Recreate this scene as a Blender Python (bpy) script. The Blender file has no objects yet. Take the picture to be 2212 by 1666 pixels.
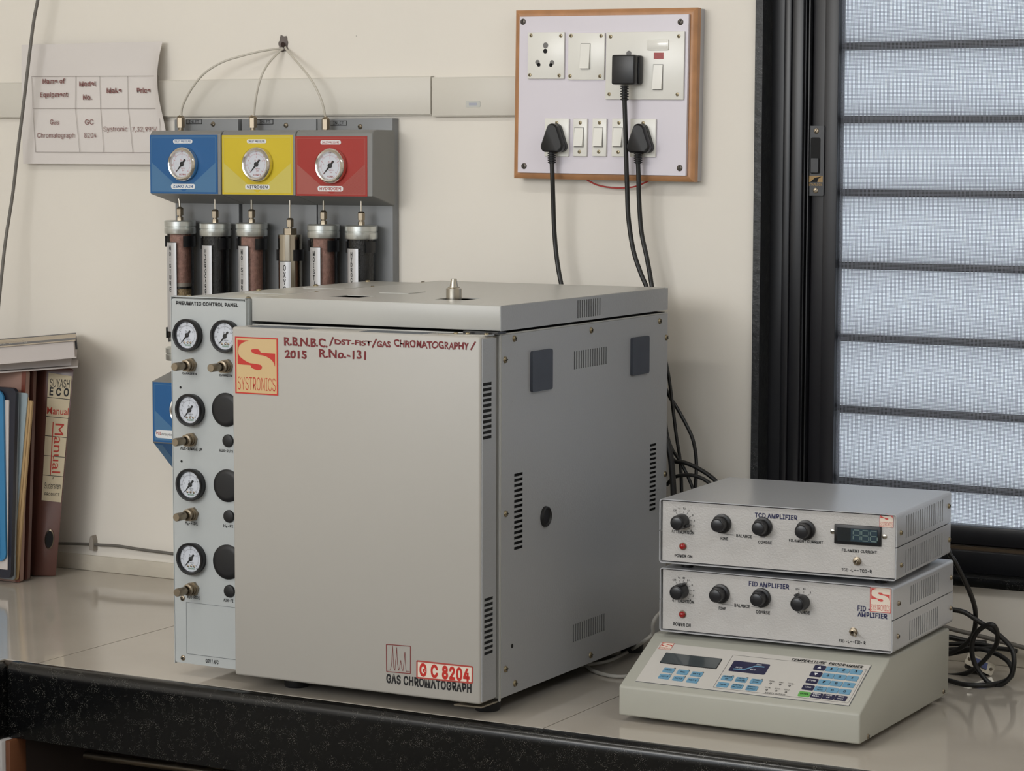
import bpy, bmesh, math, random
from mathutils import Matrix, Vector
from mathutils.geometry import tessellate_polygon
random.seed(7)
SC = bpy.context.scene
COL = SC.collection
PI = math.pi

# ------------------------------------------------------------------ camera
cam_d = bpy.data.cameras.new('camera'); cam = bpy.data.objects.new('camera', cam_d); COL.objects.link(cam)
cam_d.sensor_width = 36; cam_d.lens = 86.6377; cam_d.clip_start = .05; cam_d.clip_end = 60
cx, cy, cz = (0.875634, 0.482972, 0.002027), (-0.046808, 0.080685, 0.995640), (0.480702, -0.871911, 0.093257)
cam.matrix_world = Matrix(((cx[0], cy[0], cz[0], 1.61808), (cx[1], cy[1], cz[1], -3.56134), (cx[2], cy[2], cz[2], .7649), (0, 0, 0, 1)))
SC.camera = cam

# ------------------------------------------------------------------ light and exposure
SC.view_settings.view_transform = 'Standard'; SC.view_settings.look = 'None'
SC.view_settings.exposure = 0.0; SC.view_settings.gamma = 1; SC.view_settings.use_curve_mapping = False
SC.cycles.use_denoising = True
SC.cycles.max_bounces = 8; SC.cycles.transparent_max_bounces = 16
W = bpy.data.worlds.new('daylight'); SC.world = W; W.use_nodes = True
bg = W.node_tree.nodes['Background']; bg.inputs[0].default_value = (.86, .93, 1.0, 1); bg.inputs[1].default_value = 2.5
def area(name, loc, target, sx, sy, power, rgb):
    d = bpy.data.lights.new(name, 'AREA'); d.shape = 'RECTANGLE'; d.size = sx; d.size_y = sy; d.energy = power; d.color = rgb
    o = bpy.data.objects.new(name, d); COL.objects.link(o); o.location = loc
    o.rotation_euler = (Vector(target) - Vector(loc)).to_track_quat('-Z', 'Y').to_euler(); return o
area('window_light', (-1.0, -4.2, 1.62), (-.2, 0, .5), 1.9, 1.0, 41, (1, .975, .94))
area('tube_fill_light', (-.5, -1.6, 2.05), (-.5, -1.3, 0), 1.2, .12, 7, (1, .97, .92))
area('tube_fill_light', (1.9, -1.5, 2.05), (1.0, -.6, .3), 1.2, .12, 9, (.95, .98, 1))  # added fill lamp, lifts the right-facing sides of the instruments

# ------------------------------------------------------------------ materials
def lin(c): return tuple(((v/255)/12.92 if v/255 <= .04045 else ((v/255+.055)/1.055)**2.4) for v in c) + (1,)
MATS = {}
def mat(name, rgb, rough=.5, metal=0, spec=.5, bump=None, var=None, coat=0, em=None, trans=0, alpha=None):
    if name in MATS: return MATS[name]
    m = bpy.data.materials.new(name); m.use_nodes = True; nt = m.node_tree; b = nt.nodes['Principled BSDF']
    b.inputs['Base Color'].default_value = lin(rgb); b.inputs['Roughness'].default_value = rough
    b.inputs['Metallic'].default_value = metal; b.inputs['Specular IOR Level'].default_value = spec
    b.inputs['Coat Weight'].default_value = coat; b.inputs['Coat Roughness'].default_value = .08
    b.inputs['Transmission Weight'].default_value = trans
    if alpha is not None: b.inputs['Alpha'].default_value = alpha
    if em: b.inputs['Emission Color'].default_value = lin(em[0]); b.inputs['Emission Strength'].default_value = em[1]
    tc = nt.nodes.new('ShaderNodeTexCoord')
    if var:
        n = nt.nodes.new('ShaderNodeTexNoise'); n.inputs['Scale'].default_value = var[0]; n.inputs['Detail'].default_value = 4
        r = nt.nodes.new('ShaderNodeMapRange'); r.inputs[1].default_value = .3; r.inputs[2].default_value = .7
        r.inputs[3].default_value = 1-var[1]; r.inputs[4].default_value = 1+var[1]
        h = nt.nodes.new('ShaderNodeHueSaturation'); h.inputs['Color'].default_value = lin(rgb)
        nt.links.new(tc.outputs['Object'], n.inputs['Vector']); nt.links.new(n.outputs[0], r.inputs[0])
        nt.links.new(r.outputs[0], h.inputs['Value']); nt.links.new(h.outputs[0], b.inputs['Base Color'])
    if bump:
        n = nt.nodes.new('ShaderNodeTexNoise'); n.inputs['Scale'].default_value = bump[0]; n.inputs['Detail'].default_value = 2
        bp = nt.nodes.new('ShaderNodeBump'); bp.inputs['Strength'].default_value = bump[1]; bp.inputs['Distance'].default_value = bump[2] if len(bump) > 2 else .0005
        nt.links.new(tc.outputs['Object'], n.inputs['Vector']); nt.links.new(n.outputs[0], bp.inputs['Height']); nt.links.new(bp.outputs[0], b.inputs['Normal'])
    MATS[name] = m; return m
def speckle(name, rgb, dot, scale, thr, rough, bump=0, thr2=None):
    m = mat(name, rgb, rough); nt = m.node_tree; b = nt.nodes['Principled BSDF']
    tc = nt.nodes.new('ShaderNodeTexCoord'); v = nt.nodes.new('ShaderNodeTexVoronoi'); v.inputs['Scale'].default_value = scale
    n = nt.nodes.new('ShaderNodeTexNoise'); n.inputs['Scale'].default_value = scale*.11; n.inputs['Detail'].default_value = 3
    mr = nt.nodes.new('ShaderNodeMapRange'); mr.inputs[1].default_value = thr*.4; mr.inputs[2].default_value = thr; mr.inputs[3].default_value = 1; mr.inputs[4].default_value = 0
    n2 = nt.nodes.new('ShaderNodeMapRange'); n2.inputs[1].default_value = .48; n2.inputs[2].default_value = .7
    mu = nt.nodes.new('ShaderNodeMath'); mu.operation = 'MULTIPLY'
    mx = nt.nodes.new('ShaderNodeMixRGB'); mx.inputs[1].default_value = lin(rgb); mx.inputs[2].default_value = lin(dot)
    L = nt.links; L.new(tc.outputs['Object'], v.inputs['Vector']); L.new(tc.outputs['Object'], n.inputs['Vector'])
    L.new(v.outputs['Distance'], mr.inputs[0]); L.new(n.outputs[0], n2.inputs[0]); L.new(mr.outputs[0], mu.inputs[0]); L.new(n2.outputs[0], mu.inputs[1])
    L.new(mu.outputs[0], mx.inputs[0]); L.new(mx.outputs[0], b.inputs['Base Color'])
    if bump:
        bp = nt.nodes.new('ShaderNodeBump'); bp.inputs['Strength'].default_value = bump; bp.inputs['Distance'].default_value = .002
        L.new(n.outputs[0], bp.inputs['Height']); L.new(bp.outputs[0], b.inputs['Normal'])
    return m
wallm = mat('wall_paint', (226, 220, 210), .6, bump=(35, .25, .002), var=(2.2, .022))
ceilm = mat('ceiling_paint', (225, 222, 215), .8)
trunkm = mat('trunking_plastic', (208, 203, 193), .45, var=(3, .02))
skirtm = mat('plaster_skirting', (198, 190, 175), .6, bump=(60, .6, .002), var=(14, .06))
tilem = mat('polished_beige_tile', (186, 178, 167), .07, spec=.55, var=(5, .05))
groutm = mat('dark_grout', (70, 62, 54), .7)
granite = speckle('black_granite', (9, 10, 11), (128, 126, 118), 620, .33, .22)
granrough = speckle('rough_black_granite', (30, 31, 33), (150, 150, 146), 600, .25, .45, .8)
alu = mat('black_aluminium', (22, 22, 26), .33, spec=.5, var=(6, .1))
alu2 = mat('dark_aluminium', (27, 26, 30), .38, spec=.5)
bronze = mat('bronze_track', (92, 78, 62), .4, metal=.5)
panelm = mat('light_grey_enamel', (178, 177, 172), .34, bump=(900, .12, .0003), var=(3, .012))
creamm = mat('door_cream_enamel', (175, 171, 164), .4, bump=(600, .1, .0003), var=(2.5, .01))
sidem = mat('grey_hammer_enamel', (162, 163, 165), .36, bump=(330, .35, .0008))
pnm = mat('control_panel_grey', (180, 184, 184), .38, bump=(900, .1, .0003))
silverm = mat('silver_hammer_paint', (189, 186, 183), .3, spec=.6, bump=(420, .5, .0009))
rimm = mat('silver_case_paint', (186, 184, 178), .28, spec=.5, bump=(480, .3, .0006))
case2 = mat('grey_case_paint', (174, 175, 178), .22, spec=.8, bump=(480, .3, .0005))
tpm = mat('off_white_case_paint', (168, 167, 157), .42, var=(6, .02), bump=(500, .1, .0003))
dark = mat('dark_interior', (10, 10, 11), .8)
black = mat('black_plastic', (20, 20, 23), .35)
blackm = mat('black_rubber', (22, 22, 24), .5, var=(20, .25))
cordm = mat('black_cord', (24, 23, 22), .4)
slate = mat('slate_rubber_pad', (66, 70, 80), .55, var=(30, .1))
steel = mat('steel', (190, 184, 172), .25, metal=1)
nickel = mat('dull_nickel', (150, 138, 120), .36, metal=.9)
chrome = mat('chrome', (225, 220, 212), .12, metal=1)
alum = mat('brushed_aluminium', (205, 208, 205), .3, metal=.85, bump=(500, .2, .0003))
brass = mat('screw_brass', (146, 134, 108), .35, metal=.85)
white = mat('white_print', (226, 227, 228), .5)
dialm = mat('dial_white', (222, 225, 232), .5)
ink = mat('black_ink', (22, 22, 24), .6)
navyink = mat('navy_ink', (34, 36, 78), .6)
redink = mat('marker_red', (112, 18, 24), .5)
redmk = mat('marker_orange_red', (170, 50, 36), .6)
sred = mat('sticker_red', (190, 44, 34), .45)
scream = mat('sticker_tan', (205, 176, 128), .5)
swhite = mat('sticker_cream', (226, 212, 196), .5)
spink = mat('sticker_faded_red', (204, 78, 72), .5)
greyp = mat('module_grey_paint', (126, 126, 124), .45, bump=(500, .1, .0003))
greyplate = mat('plate_grey_paint', (128, 130, 132), .42)
platedark = mat('plate_dark_grey_paint', (88, 92, 96), .5)
mblue = mat('module_blue', (28, 90, 146), .4); mblue2 = mat('module_light_blue', (72, 116, 156), .4)
myel = mat('module_yellow', (206, 182, 34), .4); myel2 = mat('module_light_yellow', (202, 188, 92), .4)
mred = mat('module_red', (160, 42, 34), .4); mred2 = mat('module_light_red', (164, 86, 78), .4)
lred = mat('lamp_red', (150, 14, 14), .2, coat=.5)
wood = mat('varnished_wood', (176, 128, 88), .4, var=(40, .12))
lamin = mat('white_laminate', (214, 208, 216), .3)
lamgrey = mat('grey_laminate', (176, 174, 178), .4)
swm = mat('white_switch_plastic', (228, 226, 219), .28)
swm2 = mat('glossy_rocker_plastic', (230, 228, 221), .16, coat=.4)
paperm = mat('paper', (214, 208, 204), .8, var=(9, .015))
paperink = mat('faded_brown_ink', (122, 78, 76), .8)
paperline = mat('faded_grey_line', (150, 142, 138), .8)
filebr = mat('file_brown', (92, 58, 50), .35, var=(30, .06), coat=.2)
filered = mat('file_red_brown', (112, 58, 46), .35, var=(25, .12), coat=.3)
pinkf = mat('folder_dusty_pink', (158, 126, 114), .45, var=(10, .05))
manila = mat('folder_manila', (176, 146, 104), .6); paleb = mat('folder_pale_blue', (150, 164, 170), .5)
clearf = mat('folder_grey_plastic', (140, 146, 150), .3); navyf = mat('folder_navy', (34, 36, 48), .35); bluef = mat('folder_blue', (52, 122, 168), .4)
labelm = mat('file_label_cream', (196, 182, 154), .6)
bookw = mat('book_pages', (198, 190, 186), .75); bookc = mat('book_cover_beige', (186, 172, 152), .5); bookg = mat('book_cover_grey', (88, 88, 92), .5)
greyc = mat('grey_cable', (104, 100, 94), .5); whitec = mat('white_cable', (196, 192, 184), .45); capil = mat('clear_grey_tube', (192, 186, 174), .3)
putty = mat('grey_putty', (112, 104, 100), .8, bump=(80, .6, .004)); holem = mat('hole_brown', (48, 34, 28), .9)
gel = mat('pink_brown_granules', (164, 124, 112), .6, var=(160, .22), bump=(260, .7, .002)); bead = mat('tan_beads', (176, 152, 116), .5, bump=(260, 1, .004), var=(260, .3))
charcoal = mat('charcoal_granules', (24, 26, 30), .5, bump=(300, .5, .002)); silv = mat('silver_label', (200, 200, 202), .3, metal=.5)
oxy = mat('polished_tube_steel', (190, 182, 168), .14, metal=1)
lcdm = mat('lcd_grey', (66, 72, 74), .12, coat=.6); overlay = mat('overlay_film', (196, 192, 186), .4); keyb = mat('key_blue', (104, 150, 178), .35); keyn = mat('key_navy', (34, 34, 66), .35); keyg = mat('key_green', (98, 168, 82), .35)
screen = mat('display_dark_blue', (14, 26, 34), .1, coat=.8); screenb = mat('display_blue', (34, 56, 70), .15, coat=.8); seg = mat('dim_segment', (96, 116, 112), .5)
goldp = mat('gold_print', (150, 120, 70), .5); redwire = mat('red_wire', (170, 40, 34), .4)
woodb = mat('brown_cabinet_wood', (112, 70, 46), .45, var=(12, .1)); woodd = mat('dark_cabinet_panel', (40, 30, 26), .6); floorm = mat('floor_tile', (120, 112, 102), .35); paintw = mat('white_leg_paint', (190, 186, 184), .5)
greenink = mat('green_ink', (60, 130, 80), .6)
pinkink = mat('pink_ink', (190, 110, 112), .6)
oldred = mat('faded_red_print', (170, 70, 60), .6)
def specks(m, base):
    nt = m.node_tree; b = nt.nodes['Principled BSDF']; old = b.inputs['Base Color'].links[0].from_socket
    tc = nt.nodes.new('ShaderNodeTexCoord'); v = nt.nodes.new('ShaderNodeTexVoronoi'); v.inputs['Scale'].default_value = 13
    r = nt.nodes.new('ShaderNodeMapRange'); r.inputs[1].default_value = .010; r.inputs[2].default_value = .022; r.inputs[3].default_value = .55; r.inputs[4].default_value = 0
    mx = nt.nodes.new('ShaderNodeMixRGB'); mx.inputs[2].default_value = lin((110, 98, 86))
    nt.links.new(tc.outputs['Object'], v.inputs['Vector']); nt.links.new(v.outputs['Distance'], r.inputs[0]); nt.links.new(r.outputs[0], mx.inputs[0])
    nt.links.new(old, mx.inputs[1]); nt.links.new(mx.outputs[0], b.inputs['Base Color'])
specks(wallm, None)
def glassy(name, tint, fac):
    m = bpy.data.materials.new(name); m.use_nodes = True; nt = m.node_tree; nt.nodes.clear()
    o = nt.nodes.new('ShaderNodeOutputMaterial'); mx = nt.nodes.new('ShaderNodeMixShader'); t = nt.nodes.new('ShaderNodeBsdfTransparent'); g = nt.nodes.new('ShaderNodeBsdfGlossy')
    f = nt.nodes.new('ShaderNodeFresnel'); f.inputs[0].default_value = 1.45; mm = nt.nodes.new('ShaderNodeMath'); mm.operation = 'MULTIPLY'; mm.inputs[1].default_value = fac
    t.inputs[0].default_value = tint; g.inputs['Roughness'].default_value = .06; nt.links.new(f.outputs[0], mm.inputs[0])
    nt.links.new(mm.outputs[0], mx.inputs[0]); nt.links.new(t.outputs[0], mx.inputs[1]); nt.links.new(g.outputs[0], mx.inputs[2]); nt.links.new(mx.outputs[0], o.inputs[0]); return m
clear = glassy('clear_acrylic', (.96, .96, .95, 1), 1.1)
gglass = glassy('gauge_glass', (.97, .97, .97, 1), .7)
def frosted():
    m = bpy.data.materials.new('frosted_louvre_glass'); m.use_nodes = True; nt = m.node_tree; nt.nodes.clear()
    o = nt.nodes.new('ShaderNodeOutputMaterial'); mx = nt.nodes.new('ShaderNodeMixShader'); t = nt.nodes.new('ShaderNodeBsdfTranslucent'); d = nt.nodes.new('ShaderNodeBsdfDiffuse')
    t.inputs[0].default_value = (.9, .92, .95, 1); d.inputs[0].default_value = (.7, .72, .75, 1); mx.inputs[0].default_value = .15
    nt.links.new(t.outputs[0], mx.inputs[1]); nt.links.new(d.outputs[0], mx.inputs[2]); nt.links.new(mx.outputs[0], o.inputs[0]); return m
frost = frosted()
def meshmat():
    # woven insect screen: dark threads with clear holes, a real weave of 2.6 mm pitch
    m = bpy.data.materials.new('insect_mesh'); m.use_nodes = True; nt = m.node_tree; nt.nodes.clear(); N = nt.nodes.new; L = nt.links
    o = N('ShaderNodeOutputMaterial'); mx = N('ShaderNodeMixShader'); t = N('ShaderNodeBsdfTransparent'); d = N('ShaderNodeBsdfDiffuse'); d.inputs[0].default_value = (.20, .21, .24, 1)
    tc = N('ShaderNodeTexCoord'); sp = N('ShaderNodeSeparateXYZ'); L.new(tc.outputs['Object'], sp.inputs[0]); outs = []
    for ax in (0, 2):
        a = N('ShaderNodeMath'); a.operation = 'MULTIPLY'; a.inputs[1].default_value = 2*PI/.0021; L.new(sp.outputs[ax], a.inputs[0])
        s = N('ShaderNodeMath'); s.operation = 'SINE'; L.new(a.outputs[0], s.inputs[0]); g = N('ShaderNodeMath'); g.operation = 'GREATER_THAN'; g.inputs[1].default_value = .62; L.new(s.outputs[0], g.inputs[0]); outs.append(g)
    mm = N('ShaderNodeMath'); mm.operation = 'MAXIMUM'; L.new(outs[0].outputs[0], mm.inputs[0]); L.new(outs[1].outputs[0], mm.inputs[1])
    L.new(mm.outputs[0], mx.inputs[0]); L.new(t.outputs[0], mx.inputs[1]); L.new(d.outputs[0], mx.inputs[2]); L.new(mx.outputs[0], o.inputs[0]); return m
screenmesh = meshmat()

# ------------------------------------------------------------------ mesh helpers
def front(y): return Matrix(((1, 0, 0, 0), (0, 0, -1, y), (0, 1, 0, 0), (0, 0, 0, 1)))     # (u, v, w) -> x = u, z = v, w out of the front
def side(x): return Matrix(((0, 0, 1, x), (1, 0, 0, 0), (0, 1, 0, 0), (0, 0, 0, 1)))       # u = y, v = z, w out of the right side
def top(z): return Matrix.Translation((0, 0, z))
def slope(z0, run, rise):
    L = math.hypot(run, rise); c, s = run/L, rise/L
    return Matrix(((1, 0, 0, 0), (0, c, -s, 0), (0, s, c, z0), (0, 0, 0, 1)))
I4 = Matrix.Identity(4)
def new(): return bmesh.new()
def box(bm, x0, x1, y0, y1, z0, z1, M=I4, bev=0, seg=2):
    vs = [bm.verts.new(M @ Vector((x, y, z))) for x in (x0, x1) for y in (y0, y1) for z in (z0, z1)]
    fs = [bm.faces.new([vs[i] for i in f]) for f in ((0, 1, 3, 2), (4, 6, 7, 5), (0, 4, 5, 1), (2, 3, 7, 6), (0, 2, 6, 4), (1, 5, 7, 3))]
    if bev:
        es = set(e for f in fs for e in f.edges)
        bmesh.ops.bevel(bm, geom=list(es), offset=bev, segments=seg, profile=.5, affect='EDGES')
def prism(bm, pts, w0, w1, M=I4):
    a = [bm.verts.new(M @ Vector((p[0], p[1], w0))) for p in pts]; b = [bm.verts.new(M @ Vector((p[0], p[1], w1))) for p in pts]
    bm.faces.new(a[::-1]); bm.faces.new(b)
    for i in range(len(pts)): j = (i+1) % len(pts); bm.faces.new((a[i], a[j], b[j], b[i]))
def lathe(bm, prof, M=I4, n=32):
    """prof: list of (radius, w); axis is w."""
    rings = []
    for r, w in prof:
        if r < 1e-6: rings.append([bm.verts.new(M @ Vector((0, 0, w)))])
        else: rings.append([bm.verts.new(M @ Vector((r*math.cos(2*PI*k/n), r*math.sin(2*PI*k/n), w))) for k in range(n)])
    for a, b in zip(rings, rings[1:]):
        for k in range(n):
            l = (k+1) % n
            if len(a) == 1 and len(b) == 1: continue
            if len(a) == 1: bm.faces.new((a[0], b[k], b[l]))
            elif len(b) == 1: bm.faces.new((a[k], a[l], b[0]))
            else: bm.faces.new((a[k], a[l], b[l], b[k]))
def at(u, v, w=0): return Matrix.Translation((u, v, w))
def ring(u, v, r, n=24, a0=0): return [(u+r*math.cos(a0+2*PI*k/n), v+r*math.sin(a0+2*PI*k/n)) for k in range(n)]
def rrect(u0, v0, u1, v1, r, n=4):
    p = []
    for cx_, cy_, a in ((u1-r, v1-r, 0), (u0+r, v1-r, PI/2), (u0+r, v0+r, PI), (u1-r, v0+r, 1.5*PI)):
        for k in range(n+1): t = a+PI/2*k/n; p.append((cx_+r*math.cos(t), cy_+r*math.sin(t)))
    return p
def smooth(pts, n=8):
    P = [Vector(p) for p in pts]; P = [2*P[0]-P[1]]+P+[2*P[-1]-P[-2]]; out = []
    for i in range(1, len(P)-2):
        for k in range(n):
            t = k/n; a, b, c, d = P[i-1:i+3]
            out.append(.5*((2*b)+(c-a)*t+(2*a-5*b+4*c-d)*t*t+(3*b-a-3*c+d)*t**3))
    out.append(P[-2]); return out
def tube(bm, pts, r, n=10, sm=8, M=I4):
    P = [M @ p for p in (smooth(pts, sm) if sm else [Vector(p) for p in pts])]
    up = Vector((.3, .2, 1)).normalized(); rings = []
    for i, p in enumerate(P):
        d = (P[min(i+1, len(P)-1)]-P[max(i-1, 0)]).normalized()
        a = up-d*up.dot(d)
        if a.length < 1e-4: a = Vector((1, 0, 0))-d*d.x
        a.normalize(); b = d.cross(a); up = a
        rings.append([bm.verts.new(p+(a*math.cos(2*PI*k/n)+b*math.sin(2*PI*k/n))*r) for k in range(n)])
    for a, b in zip(rings, rings[1:]):
        for k in range(n): l = (k+1) % n; bm.faces.new((a[k], a[l], b[l], b[k]))
    bm.faces.new(rings[0][::-1]); bm.faces.new(rings[-1])
def holed(bm, M, u0, u1, v0, v1, t, holes):
    """plate with real rectangular holes, outer face at w = 0, thickness t"""
    us = sorted(set([u0, u1]+[round(h[k], 5) for h in holes for k in (0, 2)])); vs = sorted(set([v0, v1]+[round(h[k], 5) for h in holes for k in (1, 3)]))
    def isin(a, b): return any(h[0] < a < h[2] and h[1] < b < h[3] for h in holes)
    g = {}
    def V(i, j, w):
        if (i, j, w) not in g: g[i, j, w] = bm.verts.new(M @ Vector((us[i], vs[j], -t if w else 0)))
        return g[i, j, w]
    nu, nv = len(us)-1, len(vs)-1
    full = [[not isin((us[i]+us[i+1])/2, (vs[j]+vs[j+1])/2) for j in range(nv)] for i in range(nu)]
    for i in range(nu):
        for j in range(nv):
            if not full[i][j]: continue
            bm.faces.new((V(i, j, 0), V(i+1, j, 0), V(i+1, j+1, 0), V(i, j+1, 0))); bm.faces.new((V(i, j, 1), V(i, j+1, 1), V(i+1, j+1, 1), V(i+1, j, 1)))
            for di, dj, a, b in ((-1, 0, (i, j), (i, j+1)), (1, 0, (i+1, j+1), (i+1, j)), (0, -1, (i+1, j), (i, j)), (0, 1, (i, j+1), (i+1, j+1))):
                ii, jj = i+di, j+dj
                if ii < 0 or jj < 0 or ii >= nu or jj >= nv or not full[ii][jj]: bm.faces.new((V(*b, 0), V(*a, 0), V(*a, 1), V(*b, 1)))
def mesh(bm, sm=40, recalc=True):
    if recalc: bmesh.ops.recalc_face_normals(bm, faces=bm.faces)
    me = bpy.data.meshes.new('m'); bm.to_mesh(me); bm.free()
    if sm:
        for p in me.polygons: p.use_smooth = True
        try: me.set_sharp_from_angle(angle=math.radians(sm))
        except Exception: pass
    return me
def obj(name, me, m, parent=None, M=None, kind=None, label=None):
    if isinstance(me, bmesh.types.BMesh): me = mesh(me)
    me.name = name
    if not me.materials: me.materials.append(m)
    o = bpy.data.objects.new(name, me); COL.objects.link(o)
    if parent: o.parent = parent
    if M is not None: o.matrix_local = M
    if kind: o['kind'] = kind
    if label: o['label'] = label
    return o
def thing(name, label, cat, loc=(0, 0, 0), rz=0, group=None):
    o = bpy.data.objects.new(name, None); COL.objects.link(o); o.location = loc; o.rotation_euler = (0, 0, rz)
    o.empty_display_size = .05; o['label'] = label; o['category'] = cat
    if group: o['group'] = group
    return o
def tag(o, label, cat, group=None):
    o['label'] = label; o['category'] = cat
    if group: o['group'] = group
    return o
def curve_to_bm(c):
    o = bpy.data.objects.new('t', c); COL.objects.link(o)
    bpy.context.view_layer.update()
    me = bpy.data.meshes.new_from_object(o.evaluated_get(bpy.context.evaluated_depsgraph_get()))
    bpy.data.objects.remove(o); bpy.data.curves.remove(c)
    bm = bmesh.new(); bm.from_mesh(me); bpy.data.meshes.remove(me); return bm
def script_bm(s, bold=0, res=3):
    """round built-in lettering, used for handwriting"""
    c = bpy.data.curves.new('lettering_source', 'FONT'); c.body = s; c.offset = bold; c.resolution_u = res; return curve_to_bm(c)
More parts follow.
